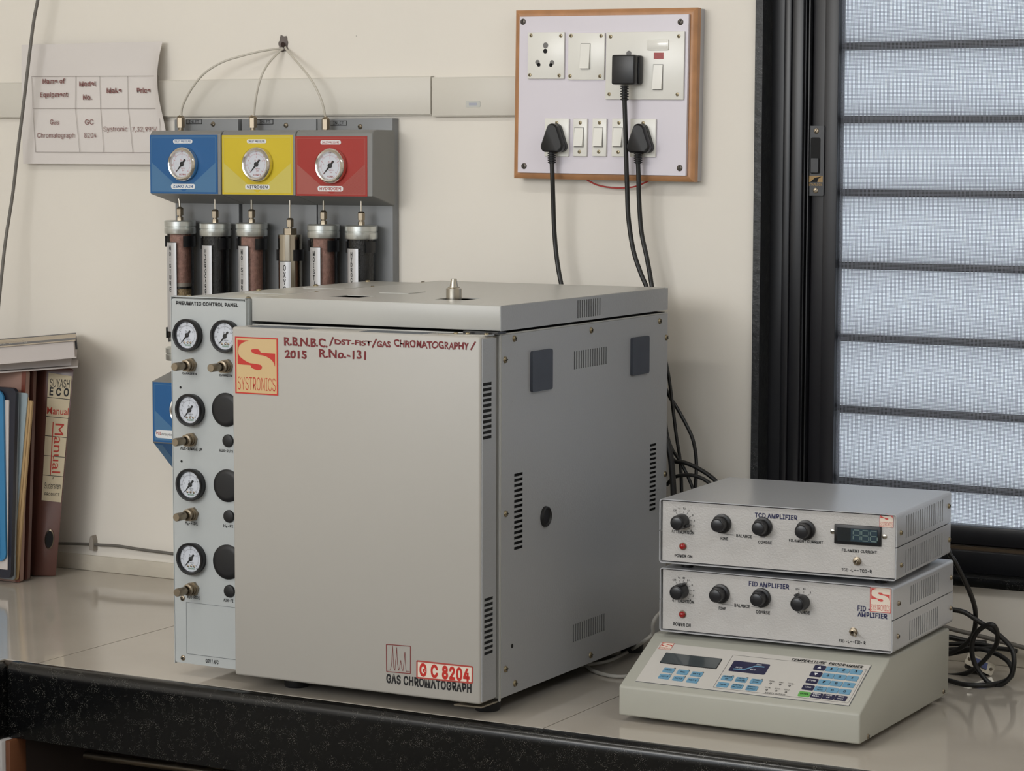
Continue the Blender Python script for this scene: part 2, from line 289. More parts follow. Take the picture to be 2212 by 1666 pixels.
# outlines of plain sans-serif letters: advance, closed contours (thousandths)
GLYPH = {
'A': (479, ['16 0 201 509 276 509 463 0 395 0 287 302 264 372 232 478 245 478 213 371 191 302 85 0', '110 142 110 199 370 199 370 142']),
'B': (456, ['60 0 60 509 241 509 274 507 304 501 329 491 350 477 367 461 381 442 390 421 396 398 398 374 395 344 387 320 373 301 356 286 336 275 315 267 315 262 339 257 363 245 385 227 402 203 411 184 416 161 418 136 416 111 410 88 400 67 386 48 368 31 344 18 317 8 284 2 247 0', '125 57 245 57 281 60 309 67 330 80 344 96 353 115 355 137 352 161 342 184 327 203 306 218 279 228 248 231 125 231', '125 285 238 285 265 288 288 296 308 309 323 326 333 348 336 372 333 393 326 412 313 429 294 442 270 449 240 452 125 452']),
'C': (510, ['267 -7 225 -3 186 7 150 25 119 49 92 79 70 115 53 157 44 203 40 254 44 305 53 352 70 393 92 429 119 459 150 484 186 501 225 512 267 516 293 514 317 511 340 504 362 496 383 485 402 471 419 456 435 438 448 418 459 397 467 373 473 348 408 348 401 373 389 395 375 413 357 428 337 440 315 449 292 454 267 456 237 453 209 445 184 432 161 414 141 391 125 364 113 332 106 295 103 254 106 213 113 177 125 145 141 117 161 94 184 76 210 63 237 56 267 53 292 55 315 60 337 69 357 81 375 96 389 114 401 136 408 160 473 160 467 135 459 112 448 91 435 71 420 53 402 38 383 24 363 13 341 5 317 -2 293 -6']),
'D': (502, ['219 0 96 0 96 57 215 57 254 60 288 68 318 81 343 99 363 122 379 149 390 181 397 216 399 255 397 294 390 329 379 361 364 388 344 410 320 428 291 441 258 449 221 452 93 452 93 509 225 509 273 505 315 495 353 478 385 455 412 426 433 391 449 351 458 306 462 255 458 205 449 159 433 119 411 83 384 54 351 31 312 14 268 3', '125 509 125 0 60 0 60 509']),
'E': (418, ['60 0 60 509 372 509 372 452 125 452 125 286 355 286 355 229 125 229 125 57 375 57 375 0']),
'F': (410, ['60 0 60 509 369 509 369 452 125 452 125 278 346 278 346 221 125 221 125 0']),
'G': (520, ['269 -7 225 -3 185 7 149 25 118 49 91 79 69 116 53 157 43 203 40 254 43 305 53 352 69 393 91 429 117 459 149 484 184 501 223 512 265 516 291 514 316 510 340 504 363 494 384 483 403 469 421 453 436 436 449 416 460 395 468 373 474 349 408 349 399 372 387 393 373 411 356 427 337 439 315 448 291 454 265 456 236 453 209 445 183 432 160 414 141 392 125 364 113 332 106 295 103 254 106 213 113 177 125 145 141 117 161 95 184 76 210 63 238 56 269 53 296 55 322 61 345 71 365 85 382 102 396 123 407 147 413 173 415 202 434 199 283 199 283 256 478 256 478 200 475 160 466 124 451 91 431 62 406 38 377 19 344 5 308 -4']),
'H': (517, ['60 0 60 509 125 509 125 289 392 289 392 509 457 509 457 0 392 0 392 232 125 232 125 0']),
'I': (300, ['31 0 31 57 118 57 118 452 31 452 31 509 269 509 269 452 183 452 183 57 269 57 269 0']),
'J': (396, ['185 -7 143 -2 106 11 75 33 52 63 38 100 33 145 33 173 98 173 98 145 100 117 108 93 122 74 139 61 160 53 185 50 209 53 230 61 248 74 261 93 269 117 272 145 272 509 336 509 336 145 332 100 318 63 294 33 263 11 227 -2']),
'K': (466, ['104 145 104 216 139 261 174 303 212 344 364 509 448 509 231 276 228 276', '60 0 60 509 125 509 125 334 124 225 125 193 125 0', '372 0 188 259 228 309 449 0']),
'L': (393, ['60 0 60 509 125 509 125 57 361 57 361 0']),
'M': (628, ['60 0 60 509 152 509 277 187 287 159 299 123 311 84 322 49 307 49 318 83 330 121 342 158 352 187 476 509 568 509 568 0 504 0 504 291 504 327 505 369 506 413 507 457 513 457 498 409 482 363 467 322 456 291 342 0 286 0 170 291 159 321 145 361 129 408 112 457 119 457 120 416 121 372 122 328 122 291 122 0']),
'N': (523, ['60 0 60 509 136 509 343 183 363 151 388 107 414 55 405 54 401 108 399 157 399 195 399 509 463 509 463 0 387 0 202 290 177 331 148 381 108 452 119 454 122 384 124 328 125 291 125 0']),
'O': (533, ['267 -7 225 -3 186 7 150 25 119 49 92 79 70 115 53 157 44 203 40 254 44 305 53 352 70 393 92 429 119 459 150 484 186 501 225 512 267 516 309 512 348 501 384 484 415 459 442 429 464 393 480 352 490 305 493 254 490 203 480 157 464 115 442 79 415 49 384 25 348 7 309 -3', '267 53 296 55 324 63 349 76 372 94 392 116 408 144 420 176 428 213 430 254 428 295 420 332 408 365 392 392 372 415 349 433 324 446 296 453 267 456 237 453 210 445 184 433 161 415 142 392 125 364 113 332 106 295 103 254 106 213 113 176 125 144 142 117 161 94 184 76 210 63 237 55']),
'P': (444, ['60 0 60 509 235 509 272 506 305 499 332 487 356 471 375 452 390 430 400 404 407 377 409 348 407 318 400 291 390 265 375 243 356 223 332 207 305 195 272 188 235 186 109 186 109 242 233 242 257 244 279 248 297 256 318 272 333 294 342 319 344 348 342 376 333 402 318 423 297 439 279 446 257 451 232 452 125 452 125 0']),
'Q': (533, ['245 159 313 159 369 85 384 65 468 -48 401 -48 346 27 331 46', '267 -7 225 -3 186 7 150 25 119 49 92 79 70 115 53 157 44 203 40 254 44 305 53 352 70 393 92 429 119 459 150 484 186 501 225 512 267 516 309 512 348 501 384 484 415 459 442 429 464 393 480 352 490 305 493 254 490 203 480 157 464 115 442 79 415 49 384 25 348 7 309 -3', '267 53 296 55 324 63 349 76 372 94 392 116 408 144 420 176 428 213 430 254 428 295 420 332 408 365 392 392 372 415 349 433 324 446 296 453 267 456 237 453 210 445 184 433 161 415 142 392 125 364 113 332 106 295 103 254 106 213 113 176 125 144 142 117 161 94 184 76 210 63 237 55']),
'R': (449, ['60 0 60 509 236 509 273 506 305 500 333 489 356 473 376 455 390 433 401 408 407 381 409 352 407 323 401 296 390 271 376 250 356 232 333 217 305 206 273 200 236 198 96 198 96 255 234 255 258 256 280 260 298 267 319 281 334 300 342 324 345 352 342 380 334 405 319 425 298 440 279 446 258 451 233 452 125 452 125 0', '353 0 230 229 303 229 428 0']),
'S': (446, ['224 -9 188 -7 156 -1 128 9 102 23 81 40 64 60 51 83 42 109 38 137 104 137 110 110 123 88 142 71 166 59 194 52 224 49 246 50 267 54 286 60 311 74 329 92 341 114 346 139 342 161 332 179 316 193 296 205 245 222 184 239 145 253 112 269 86 289 67 313 56 341 52 372 54 400 62 425 75 448 92 468 113 484 138 498 165 508 195 514 227 516 259 514 289 508 316 498 340 484 360 468 377 449 390 427 398 403 401 378 337 378 332 402 320 421 302 437 280 449 254 456 225 459 194 456 167 448 145 435 129 418 118 398 115 376 119 352 131 334 148 319 169 308 212 293 264 279 312 264 336 252 359 238 379 220 395 198 402 180 407 161 408 139 406 112 399 87 386 64 370 43 349 25 323 11 294 0 261 -7']),
'T': (448, ['32 452 32 509 417 509 417 452 257 452 257 0 193 0 193 452']),
'U': (517, ['259 -8 220 -6 186 2 154 15 126 33 103 55 85 80 71 108 63 140 60 173 60 509 124 509 124 178 126 155 132 133 141 113 153 95 169 80 187 68 208 59 232 53 259 52 285 53 309 59 331 68 349 80 364 95 377 113 385 133 391 155 393 178 393 509 457 509 457 173 454 140 446 108 433 80 414 55 391 33 363 15 332 2 297 -6']),
'V': (479, ['204 0 16 509 84 509 192 206 215 137 248 31 235 31 267 138 290 206 395 509 463 509 278 0']),
'W': (686, ['155 0 16 509 82 509 163 196 175 145 187 94 197 40 189 40 200 94 211 145 224 196 306 509 380 509 462 196 474 145 486 94 497 40 488 40 499 94 510 145 523 196 603 509 670 509 530 0 455 0 368 323 351 391 336 475 350 475 335 395 318 323 230 0']),
'X': (474, ['18 0 217 284 217 236 29 509 104 509 178 400 204 361 223 329 243 292 232 292 252 329 272 361 298 400 374 509 446 509 259 239 259 287 456 0 382 0 292 129 268 165 250 195 230 231 244 231 225 196 206 166 182 129 91 0']),
'Y': (472, ['203 0 203 208 16 509 91 509 192 344 222 292 250 230 224 230 251 293 280 344 381 509 455 509 268 208 268 0']),
'Z': (438, ['42 0 42 46 273 385 306 431 341 476 348 454 285 452 223 452 40 452 40 509 397 509 397 462 169 129 134 81 97 33 90 54 152 57 214 57 399 57 399 0']),
'a': (389, ['160 -9 137 -7 115 -3 94 5 76 15 60 29 48 45 38 63 32 84 30 108 34 138 43 161 58 179 78 193 100 203 125 211 178 220 234 227 265 235 276 255 276 257 273 279 267 297 256 311 240 322 220 329 196 331 171 329 149 322 118 301 100 274 41 291 51 313 64 331 79 346 95 358 114 368 133 375 153 380 173 383 194 384 239 379 263 372 286 360 306 343 322 320 330 301 335 278 337 251 337 0 277 0 277 52 272 52 252 25 236 12 215 1 190 -6', '170 45 202 49 228 59 248 74 263 93 272 115 276 138 276 190 259 182 231 176 200 171 175 168 134 159 117 150 103 139 95 124 92 105 94 87 102 72 114 61 130 52 149 47']),
'b': (424, ['229 -8 198 -5 172 4 153 17 138 31 118 59 112 59 112 0 53 0 53 509 114 509 114 319 118 319 137 346 152 360 171 373 197 381 229 384 259 382 287 374 313 361 335 342 354 320 370 293 381 261 388 227 390 189 388 151 381 116 370 84 355 57 336 34 313 16 288 3 260 -6', '220 47 242 49 262 55 279 66 294 80 306 97 316 117 323 139 327 163 328 189 327 215 323 239 316 261 307 281 295 298 280 311 262 322 243 328 220 330 198 328 178 322 161 312 147 299 134 282 125 263 118 241 114 216 113 189 114 162 118 138 125 115 135 95 147 78 162 65 179 55 198 49']),
'c': (395, ['207 -8 174 -5 144 3 117 16 93 35 72 58 56 85 44 116 37 150 34 187 37 225 44 260 56 291 72 318 93 341 117 360 144 374 174 382 207 384 234 383 260 377 284 368 305 356 324 341 340 322 353 301 362 277 303 262 290 289 270 311 242 325 207 330 184 328 163 321 145 310 130 296 118 278 108 258 102 236 98 212 96 187 98 163 102 139 108 117 118 97 130 80 145 66 163 55 184 49 207 46 243 52 271 66 292 89 304 117 363 102 354 78 341 56 325 37 306 21 285 9 261 -1 235 -6']),
'd': (424, ['195 -8 165 -6 137 3 111 16 89 34 70 57 55 84 43 116 36 151 34 189 36 227 43 261 55 293 70 320 89 342 112 361 137 374 165 382 196 384 228 381 253 373 272 360 287 346 306 319 311 319 311 509 372 509 372 0 313 0 313 59 307 59 287 31 272 17 252 4 227 -5', '205 47 226 49 246 55 263 65 278 78 290 95 299 115 306 138 310 162 312 189 310 216 306 241 300 263 290 282 278 299 263 312 246 322 227 328 205 330 182 328 162 322 145 311 130 298 118 281 108 261 102 239 98 215 96 189 98 163 102 139 109 117 118 97 130 80 145 66 162 55 182 49']),
'e': (404, ['212 -8 177 -5 145 3 117 16 92 35 72 58 56 85 44 116 37 150 34 187 36 224 44 258 55 290 71 317 91 340 115 359 142 373 172 382 205 384 226 383 246 380 266 374 285 366 303 355 319 341 334 324 347 305 357 282 365 256 370 227 371 194 371 169 75 169 75 221 338 221 310 202 308 226 304 248 298 269 283 294 263 314 237 326 205 330 183 328 164 323 146 313 125 294 109 270 99 241 96 211 96 178 98 151 102 127 110 106 121 88 135 73 151 61 169 53 190 48 212 46 234 48 254 53 271 61 285 73 297 88 306 105 365 91 353 63 335 39 320 26 302 14 283 4 261 -3 237 -7']),
'f': (253, ['228 379 228 327 6 327 6 379', '81 0 81 432 84 461 96 486 113 505 135 519 161 527 187 530 222 527 243 521 227 468 215 472 195 474 171 470 154 460 145 443 142 419 142 0']),
'g': (425, ['207 -151 180 -149 156 -146 134 -140 105 -127 82 -110 64 -91 51 -69 101 -41 122 -66 136 -78 154 -88 178 -95 207 -97 236 -95 261 -87 282 -75 298 -58 308 -34 311 -6 311 68 306 68 287 41 272 28 252 16 227 8 195 5 165 7 138 14 113 27 90 43 71 65 55 90 43 120 36 154 34 191 36 229 43 263 55 293 71 320 90 342 112 361 138 374 166 382 196 384 228 382 253 373 273 360 288 346 308 319 313 319 313 379 372 379 372 -9 370 -40 363 -67 350 -90 334 -109 314 -124 291 -136 265 -144 237 -149', '205 59 227 61 246 66 264 75 285 95 300 121 307 142 311 166 312 193 311 219 307 242 300 264 291 283 279 299 264 312 247 322 227 328 205 330 182 328 163 322 145 312 130 298 118 282 109 262 102 241 98 218 96 193 98 167 102 144 109 123 124 96 145 76 163 66 183 61']),
'h': (410, ['114 227 114 0 53 0 53 509 114 509 114 287 102 287 116 319 132 344 152 362 175 374 200 382 227 384 252 383 275 377 295 369 313 356 328 340 341 321 350 298 355 271 357 240 357 0 296 0 296 235 293 263 286 286 273 304 256 318 235 326 210 329 184 326 161 317 141 303 126 283 117 257']),
'i': (166, ['53 0 53 379 114 379 114 0', '84 443 67 446 54 455 44 468 41 483 44 499 54 512 67 521 84 524 100 521 114 512 123 499 126 483 123 468 114 455 100 446']),
'j': (166, ['53 379 114 379 114 -30 112 -52 108 -72 102 -90 86 -113 65 -129 47 -137 27 -141 4 -143 -10 -143 -10 -87 2 -87 25 -83 40 -72 50 -54 53 -29', '83 443 67 446 53 455 44 468 41 483 44 499 53 512 67 521 83 524 100 521 114 512 123 499 126 483 123 468 114 455 100 446']),
'k': (380, ['110 137 110 212 121 212 284 379 360 379 184 199 177 199', '53 0 53 509 114 509 114 0', '294 0 148 186 191 229 372 0']),
'l': (189, ['139 -2 112 0 91 8 74 20 62 37 55 59 53 84 53 509 114 509 114 99 115 77 120 62 130 54 146 52 160 53 170 54 181 3 162 -1']),
'm': (609, ['53 0 53 379 112 379 112 295 108 295 118 323 132 346 151 363 172 376 195 384 219 386 245 383 268 375 287 361 303 342 314 320 321 295 312 295 322 321 337 343 357 361 381 375 407 383 437 386 458 385 478 380 497 372 514 361 529 346 541 328 550 307 555 283 557 255 557 0 496 0 496 254 493 279 485 298 473 313 447 326 419 330 395 328 374 320 358 307 345 290 338 270 335 247 335 0 274 0 274 260 269 288 253 311 229 326 199 330 178 328 158 320 140 307 126 289 117 266 114 238 114 0']),
'n': (409, ['114 227 114 0 53 0 53 379 112 379 112 287 102 287 116 319 132 344 152 362 175 374 200 382 227 384 252 383 275 377 295 369 313 356 328 340 341 321 350 298 355 271 357 240 357 0 296 0 296 235 293 263 286 286 273 304 256 318 235 326 210 329 184 326 161 317 141 303 126 283 117 257']),
'o': (415, ['207 -8 174 -5 144 3 117 16 93 35 72 58 56 85 44 116 37 150 34 187 37 225 44 260 56 291 72 318 93 341 117 360 144 374 174 382 207 384 241 382 271 374 299 360 323 341 343 318 359 291 371 260 379 225 381 187 379 150 371 116 359 85 343 58 323 35 299 16 271 3 241 -5', '207 46 231 49 252 55 270 66 285 80 298 97 307 117 314 139 318 163 319 187 318 212 314 236 307 258 298 278 285 296 270 310 252 321 231 328 207 330 184 328 163 321 145 310 130 296 118 278 108 258 102 236 98 212 96 187 98 163 102 139 108 117 118 97 130 80 145 66 163 55 184 49']),
'p': (424, ['53 -143 53 379 112 379 112 319 118 319 137 346 152 360 171 373 197 381 229 384 259 382 287 374 313 361 335 342 354 320 370 293 381 261 388 227 390 189 388 151 381 116 370 84 355 57 336 34 313 16 288 3 260 -6 229 -8 198 -5 173 4 153 17 138 31 118 59 114 59 114 -143', '220 47 242 49 262 55 279 66 294 80 306 97 316 117 323 139 327 163 328 189 327 215 323 239 316 261 307 281 295 298 280 311 262 322 243 328 220 330 198 328 178 322 161 312 147 299 134 282 125 263 118 241 114 216 113 189 114 162 118 138 125 115 135 95 147 78 162 65 179 55 198 49']),
'q': (424, ['372 -143 311 -143 311 59 306 59 287 31 272 17 252 4 227 -5 195 -8 165 -6 137 3 111 16 89 34 70 57 55 84 43 116 36 151 34 189 36 227 43 261 55 293 70 320 89 342 112 361 137 374 165 382 196 384 228 381 253 373 272 360 287 346 307 319 313 319 313 379 372 379', '205 47 226 49 246 55 263 65 278 78 290 95 299 115 306 138 310 162 312 189 310 216 306 241 300 263 290 282 278 299 263 312 246 322 227 328 205 330 182 328 162 322 145 311 130 298 118 281 108 261 102 239 98 215 96 189 98 163 102 139 109 117 118 97 130 80 145 66 162 55 182 49']),
'r': (259, ['53 0 53 379 112 379 112 321 115 321 130 347 152 367 171 377 191 383 213 385 229 384 243 384 243 322 230 324 207 326 182 323 159 315 140 301 126 284 117 262 114 237 114 0']),
's': (365, ['182 -8 157 -7 133 -3 112 3 93 12 76 24 62 38 50 54 41 73 36 94 94 107 105 79 124 60 150 49 181 45 206 47 227 53 244 62 262 81 268 103 265 121 254 136 237 147 212 155 149 170 118 180 92 192 72 208 58 227 50 249 47 274 49 295 55 314 65 332 79 347 95 360 115 370 137 378 161 383 187 384 212 383 234 379 254 372 279 358 299 339 314 316 324 290 268 277 258 298 243 316 219 328 187 333 156 329 131 317 114 299 109 277 112 258 124 243 144 232 172 223 229 209 261 200 287 187 306 171 320 153 328 131 331 107 329 85 323 65 312 47 298 31 281 18 260 6 236 -2 210 -7']),
't': (227, ['204 379 204 327 6 327 6 379', '65 471 126 471 126 98 128 76 136 61 150 53 170 50 185 51 202 54 213 2 192 -3 168 -4 138 -1 113 7 92 21 77 41 68 64 65 93']),
'u': (410, ['182 -5 158 -3 135 2 115 11 97 23 82 39 69 59 60 82 54 109 53 139 53 379 114 379 114 144 116 117 124 94 137 75 154 61 175 53 200 50 226 53 249 62 268 77 283 97 293 122 296 153 296 379 357 379 357 0 298 0 298 92 307 92 294 60 277 35 257 17 234 5 209 -3']),
'v': (389, ['163 0 17 379 84 379 165 155 187 87 206 21 184 21 203 87 224 155 305 379 371 379 226 0']),
'w': (567, ['138 0 23 379 87 379 133 214 154 137 175 41 165 41 186 135 206 214 252 379 316 379 362 214 382 136 402 41 391 41 413 135 434 214 480 379 545 379 429 0 368 0 319 172 305 225 291 280 277 338 291 338 277 280 263 225 248 172 199 0']),
'x': (378, ['21 0 171 218 171 171 29 379 100 379 147 306 179 253 207 206 175 206 202 253 233 306 282 379 352 379 209 169 209 214 358 0 287 0 231 85 200 136 173 182 205 182 178 136 148 85 91 0']),
'y': (389, ['47 -139 61 -86 71 -87 104 -89 118 -84 130 -74 141 -58 151 -36 163 -1 17 379 84 379 165 155 187 87 206 21 184 21 202 87 224 155 305 379 371 379 204 -58 191 -85 177 -107 159 -124 139 -136 117 -143 91 -145 65 -143']),
'z': (380, ['42 0 42 46 254 320 254 323 48 323 48 379 333 379 333 331 126 60 126 56 339 56 339 0']),
'0': (453, ['227 -7 191 -3 158 7 130 24 105 48 85 77 69 113 57 155 50 202 48 254 50 306 57 353 69 395 85 431 106 461 130 484 159 502 191 512 227 516 262 512 295 502 323 484 348 461 368 431 384 395 396 353 403 306 405 254 403 202 396 155 384 113 368 77 348 48 323 24 295 7 263 -3', '227 50 250 52 271 60 290 74 306 92 320 116 330 144 338 176 342 213 344 254 342 295 338 332 330 365 320 393 306 416 290 435 271 449 250 457 227 460 203 457 182 449 163 435 147 416 134 393 123 365 115 332 111 295 109 254 111 213 115 176 123 144 134 116 147 92 163 74 182 60 203 52']),
'1': (453, ['76 0 76 55 391 55 391 0', '276 509 276 0 212 0 212 448 209 448 86 358 86 427 198 509']),
'2': (453, ['64 0 64 47 234 229 282 282 299 305 311 327 318 348 320 371 317 397 308 419 293 436 273 449 250 457 224 460 196 457 172 447 153 433 139 413 130 390 127 362 66 362 68 391 75 418 86 442 102 464 121 482 143 496 168 507 196 513 225 516 254 513 281 507 306 497 328 482 346 465 361 445 372 423 379 398 381 372 378 345 371 318 363 299 351 280 336 259 317 235 294 209 267 180 153 60 153 57 389 57 389 0']),
'3': (453, ['218 -7 188 -5 159 1 133 10 108 22 88 38 70 57 57 79 48 104 44 132 109 132 115 107 126 87 144 71 165 59 191 52 219 50 248 53 275 61 297 74 315 93 325 116 329 145 326 172 316 196 299 217 275 234 254 241 229 246 201 248 157 248 157 299 288 448 288 452 70 452 70 509 372 509 372 461 211 278 211 289 247 290 279 286 308 276 333 262 354 244 371 222 383 198 391 173 393 145 390 116 383 90 370 66 354 45 333 27 309 12 281 2 251 -5']),
'4': (453, ['40 105 40 158 247 509 311 509 109 166 109 163 413 163 413 105', '282 0 282 121 282 146 282 318 343 318 343 0']),
'5': (453, ['221 -7 192 -5 165 1 140 11 118 25 99 41 83 60 71 82 63 105 60 130 122 130 127 108 138 89 154 73 173 60 196 52 221 50 250 53 276 64 298 82 314 104 324 131 328 162 326 183 321 203 314 221 297 244 275 262 248 273 218 277 192 275 167 268 145 258 128 246 67 253 96 509 366 509 366 452 151 452 134 301 136 301 155 315 178 325 203 331 229 334 252 332 274 328 294 321 313 311 330 299 345 285 358 269 370 251 379 231 386 210 390 187 391 163 388 132 381 102 369 76 352 52 332 32 309 15 282 3 253 -4']),
'6': (453, ['226 -7 196 -4 168 3 142 15 119 31 100 51 84 74 73 101 66 130 64 162 65 187 71 212 80 239 93 268 112 302 137 340 252 509 322 509 151 261 145 261 165 288 196 307 214 312 235 314 265 312 291 305 316 295 337 280 355 262 370 240 380 215 387 187 389 157 387 127 379 98 368 73 352 50 333 30 310 14 284 3 257 -4', '226 48 254 52 279 63 299 79 314 101 324 128 327 157 324 187 314 213 299 235 279 251 254 262 226 265 198 262 174 252 153 235 138 214 128 188 125 158 128 128 138 102 153 79 174 63 198 52']),
'7': (453, ['97 0 323 448 323 452 62 452 62 509 391 509 391 449 165 0']),
'8': (453, ['226 -7 193 -5 163 1 136 11 111 25 91 42 74 62 62 84 54 109 52 135 53 156 58 176 65 195 81 220 101 241 125 256 153 265 153 267 129 276 109 289 93 308 80 330 73 354 70 380 73 405 79 429 90 450 106 469 124 485 146 498 170 508 197 514 226 516 255 514 282 508 306 498 328 485 346 469 361 450 373 429 379 405 382 380 379 354 372 330 359 308 343 289 323 276 300 267 300 265 327 256 351 241 372 220 387 195 395 176 399 156 401 135 398 109 391 84 378 62 362 42 341 25 317 11 289 1 259 -5', '226 49 258 52 285 60 307 74 323 91 333 113 337 139 333 165 322 189 305 208 283 223 256 232 226 235 196 232 169 223 147 208 130 189 119 165 115 139 119 113 129 91 145 74 167 60 185 54 205 50', '226 290 252 292 274 300 293 313 307 330 316 351 319 376 316 399 308 420 294 437 275 449 252 457 226 460 200 457 177 449 159 437 145 420 136 399 133 376 136 351 145 330 159 313 178 300 201 292']),
'9': (453, ['226 516 256 513 285 506 310 494 333 478 352 458 368 434 380 408 387 378 389 347 387 322 382 296 373 270 359 240 340 207 315 168 200 0 130 0 301 248 307 248 287 221 257 202 238 196 218 195 188 197 161 203 137 214 116 229 98 247 83 269 72 294 66 321 64 352 66 382 73 411 85 436 101 459 120 479 143 494 168 506 196 513', '226 460 199 457 174 446 154 429 138 407 129 381 125 352 129 322 138 295 154 274 174 257 199 247 226 243 254 247 279 257 299 273 314 295 324 321 327 350 324 381 314 407 299 429 279 446 254 457']),
'.': (187, ['95 -4 78 -1 63 9 53 24 50 41 53 59 63 73 78 83 95 87 113 83 128 73 138 59 141 41 138 24 128 9 113 -1']),
'/': (249, ['235 533 71 -76 14 -76 178 533']),
'-': (453, ['337 244 337 188 114 188 114 244']),
',': (187, ['38 -119 68 71 137 71 84 -119']),
'(': (273, ['89 207 90 244 94 283 101 324 109 364 119 403 132 441 145 477 160 510 177 539 236 539 219 503 204 466 191 428 179 390 169 351 161 313 156 276 152 241 151 207 152 176 155 145 160 115 167 83 177 50 188 16 202 -19 218 -57 236 -96 177 -96 156 -59 139 -21 124 16 111 55 99 106 92 156']),
')': (273, ['37 -96 56 -56 72 -18 86 18 97 52 106 85 113 116 118 147 121 177 122 207 121 241 117 276 112 313 104 351 94 390 82 428 69 466 54 503 37 539 97 539 113 510 128 477 142 441 154 403 164 364 173 323 179 283 183 244 184 207 182 156 174 104 161 53 149 15 134 -22 117 -59 97 -96']),
'₂': (304, ['39 -104 39 -62 154 29 181 52 198 71 203 90 199 107 187 120 169 128 148 131 126 128 108 120 97 107 93 89 37 89 40 114 51 135 68 153 91 166 117 174 148 177 180 174 207 167 230 154 247 137 257 118 261 95 257 72 245 48 219 20 175 -15 121 -54 121 -57 269 -57 269 -104']),
' ': (187, []),
}
_tess = {}
def glyph_mesh(ch, bold, depth=0):
    """triangulated letter, outline grown by bold"""
    if (ch, bold) in _tess: return _tess[ch, bold]
    cons = []
    for q in GLYPH[ch][1]:
        v = [int(t)/1000 for t in q.split()]; cons.append([(v[i], v[i+1]) for i in range(0, len(v), 2)])
    def inside(p, c):
        r = False
        for (x0, y0), (x1, y1) in zip(c, c[1:]+c[:1]):
            if (y0 > p[1]) != (y1 > p[1]) and p[0] < (x1-x0)*(p[1]-y0)/(y1-y0)+x0: r = not r
        return r
    def area_(c): return sum(x0*y1-x1*y0 for (x0, y0), (x1, y1) in zip(c, c[1:]+c[:1]))/2
    hole = [sum(inside(c[0], d) for d in cons if d is not c) % 2 == 1 for c in cons]
    out = []
    for c, h in zip(cons, hole):
        if (area_(c) > 0) == h: c = c[::-1]
        n = len(c); r = []
        for i in range(n):
            p, q, t = Vector(c[i-1]), Vector(c[i]), Vector(c[(i+1) % n])
            d0, d1 = (q-p).normalized(), (t-q).normalized(); n0, n1 = Vector((d0.y, -d0.x)), Vector((d1.y, -d1.x))
            m = (n0+n1); k = bold/max(.45, 1+n0.dot(n1)); r.append(q+m*k)
        out.append(r)
    V, Fc = [], []
    for i, c in enumerate(out):
        if hole[i]: continue
        grp = [c]+[out[j] for j in range(len(out)) if hole[j] and inside(cons[j][0], cons[i])]
        loops = [[Vector((p.x, p.y, 0)) for p in g_] for g_ in grp]; base = len(V)
        V += [(p.x, p.y) for g_ in loops for p in g_]; Fc += [tuple(base+k for k in t) for t in tessellate_polygon(loops)]
    want = sum(abs(area_([tuple(p) for p in o_]))*(-1 if h else 1) for o_, h in zip(out, hole))
    got = sum(abs((V[b][0]-V[a][0])*(V[c][1]-V[a][1])-(V[c][0]-V[a][0])*(V[b][1]-V[a][1]))/2 for a, b, c in Fc)
    if abs(want-got) > .02*want and depth < 12: V, Fc = glyph_mesh(ch, bold+.0004, depth+1)
    _tess[ch, bold] = (V, Fc); return V, Fc
def text_bm(s, bold=0, res=3, shear=0, space=1):
    bm = bmesh.new(); x = 0
    for ch in s:
        V, Fc = glyph_mesh(ch, bold); vs = [bm.verts.new((x+v[0]+shear*v[1], v[1], 0)) for v in V]
        for f in Fc:
            try: bm.faces.new([vs[i] for i in f])
            except ValueError: pass
        x += GLYPH[ch][0]/1000*space+bold*1.3
    for f in bm.faces:
        f.normal_update()
        if f.normal.z < 0: f.normal_flip()
    return bm
_b = text_bm('H'); CAP = max(v.co.y for v in _b.verts); _b.free()
_b = script_bm('H'); CAP2 = max(v.co.y for v in _b.verts); _b.free()
def text(parent, s, M, p0, p1, m, bold=.0, w=.0004, name='lettering', shear=0, fn=None, space=1, rot=0):
    """capital letters from base line v0 to v1, fitted in width to u0..u1 on plane M"""
    bm = text_bm(s, bold, 3, shear, space); x0 = min(v.co.x for v in bm.verts); x1 = max(v.co.x for v in bm.verts)
    (u0, v0), (u1, v1) = p0, p1
    for v in bm.verts:
        a = (v.co.x-x0)/(x1-x0); b = v.co.y/CAP
        if rot: a, b = b, 1-a
        v.co = Vector((u0+(u1-u0)*a, v0+(v1-v0)*b, w))
        if fn: v.co = fn(v.co)
        v.co = M @ v.co
    return obj(name, mesh(bm, 0, False), m, parent)
def poly(parent, name, pts, M, m, w=.0003, t=0, label=None):
    bm = new()
    if t: prism(bm, pts, w, w+t, M)
    else: bm.faces.new([bm.verts.new(M @ Vector((p[0], p[1], w))) for p in pts])
    return obj(name, mesh(bm, 30 if t else 0, bool(t)), m, parent, label=label)
def lines(parent, name, segs, M, m, width, w=.0004):
    bm = new()
    for a, b in segs:
        a, b = Vector(a), Vector(b); d = (b-a).normalized(); n = Vector((-d.y, d.x))*width/2
        bm.faces.new([bm.verts.new(M @ Vector((*p, w))) for p in (a-n, b-n, b+n, a+n)])
    return obj(name, mesh(bm, 0, False), m, parent)
def path(pts, close=False): return list(zip(pts, pts[1:]+(pts[:1] if close else [])))[:None if close else len(pts)-1]
_cache = {}
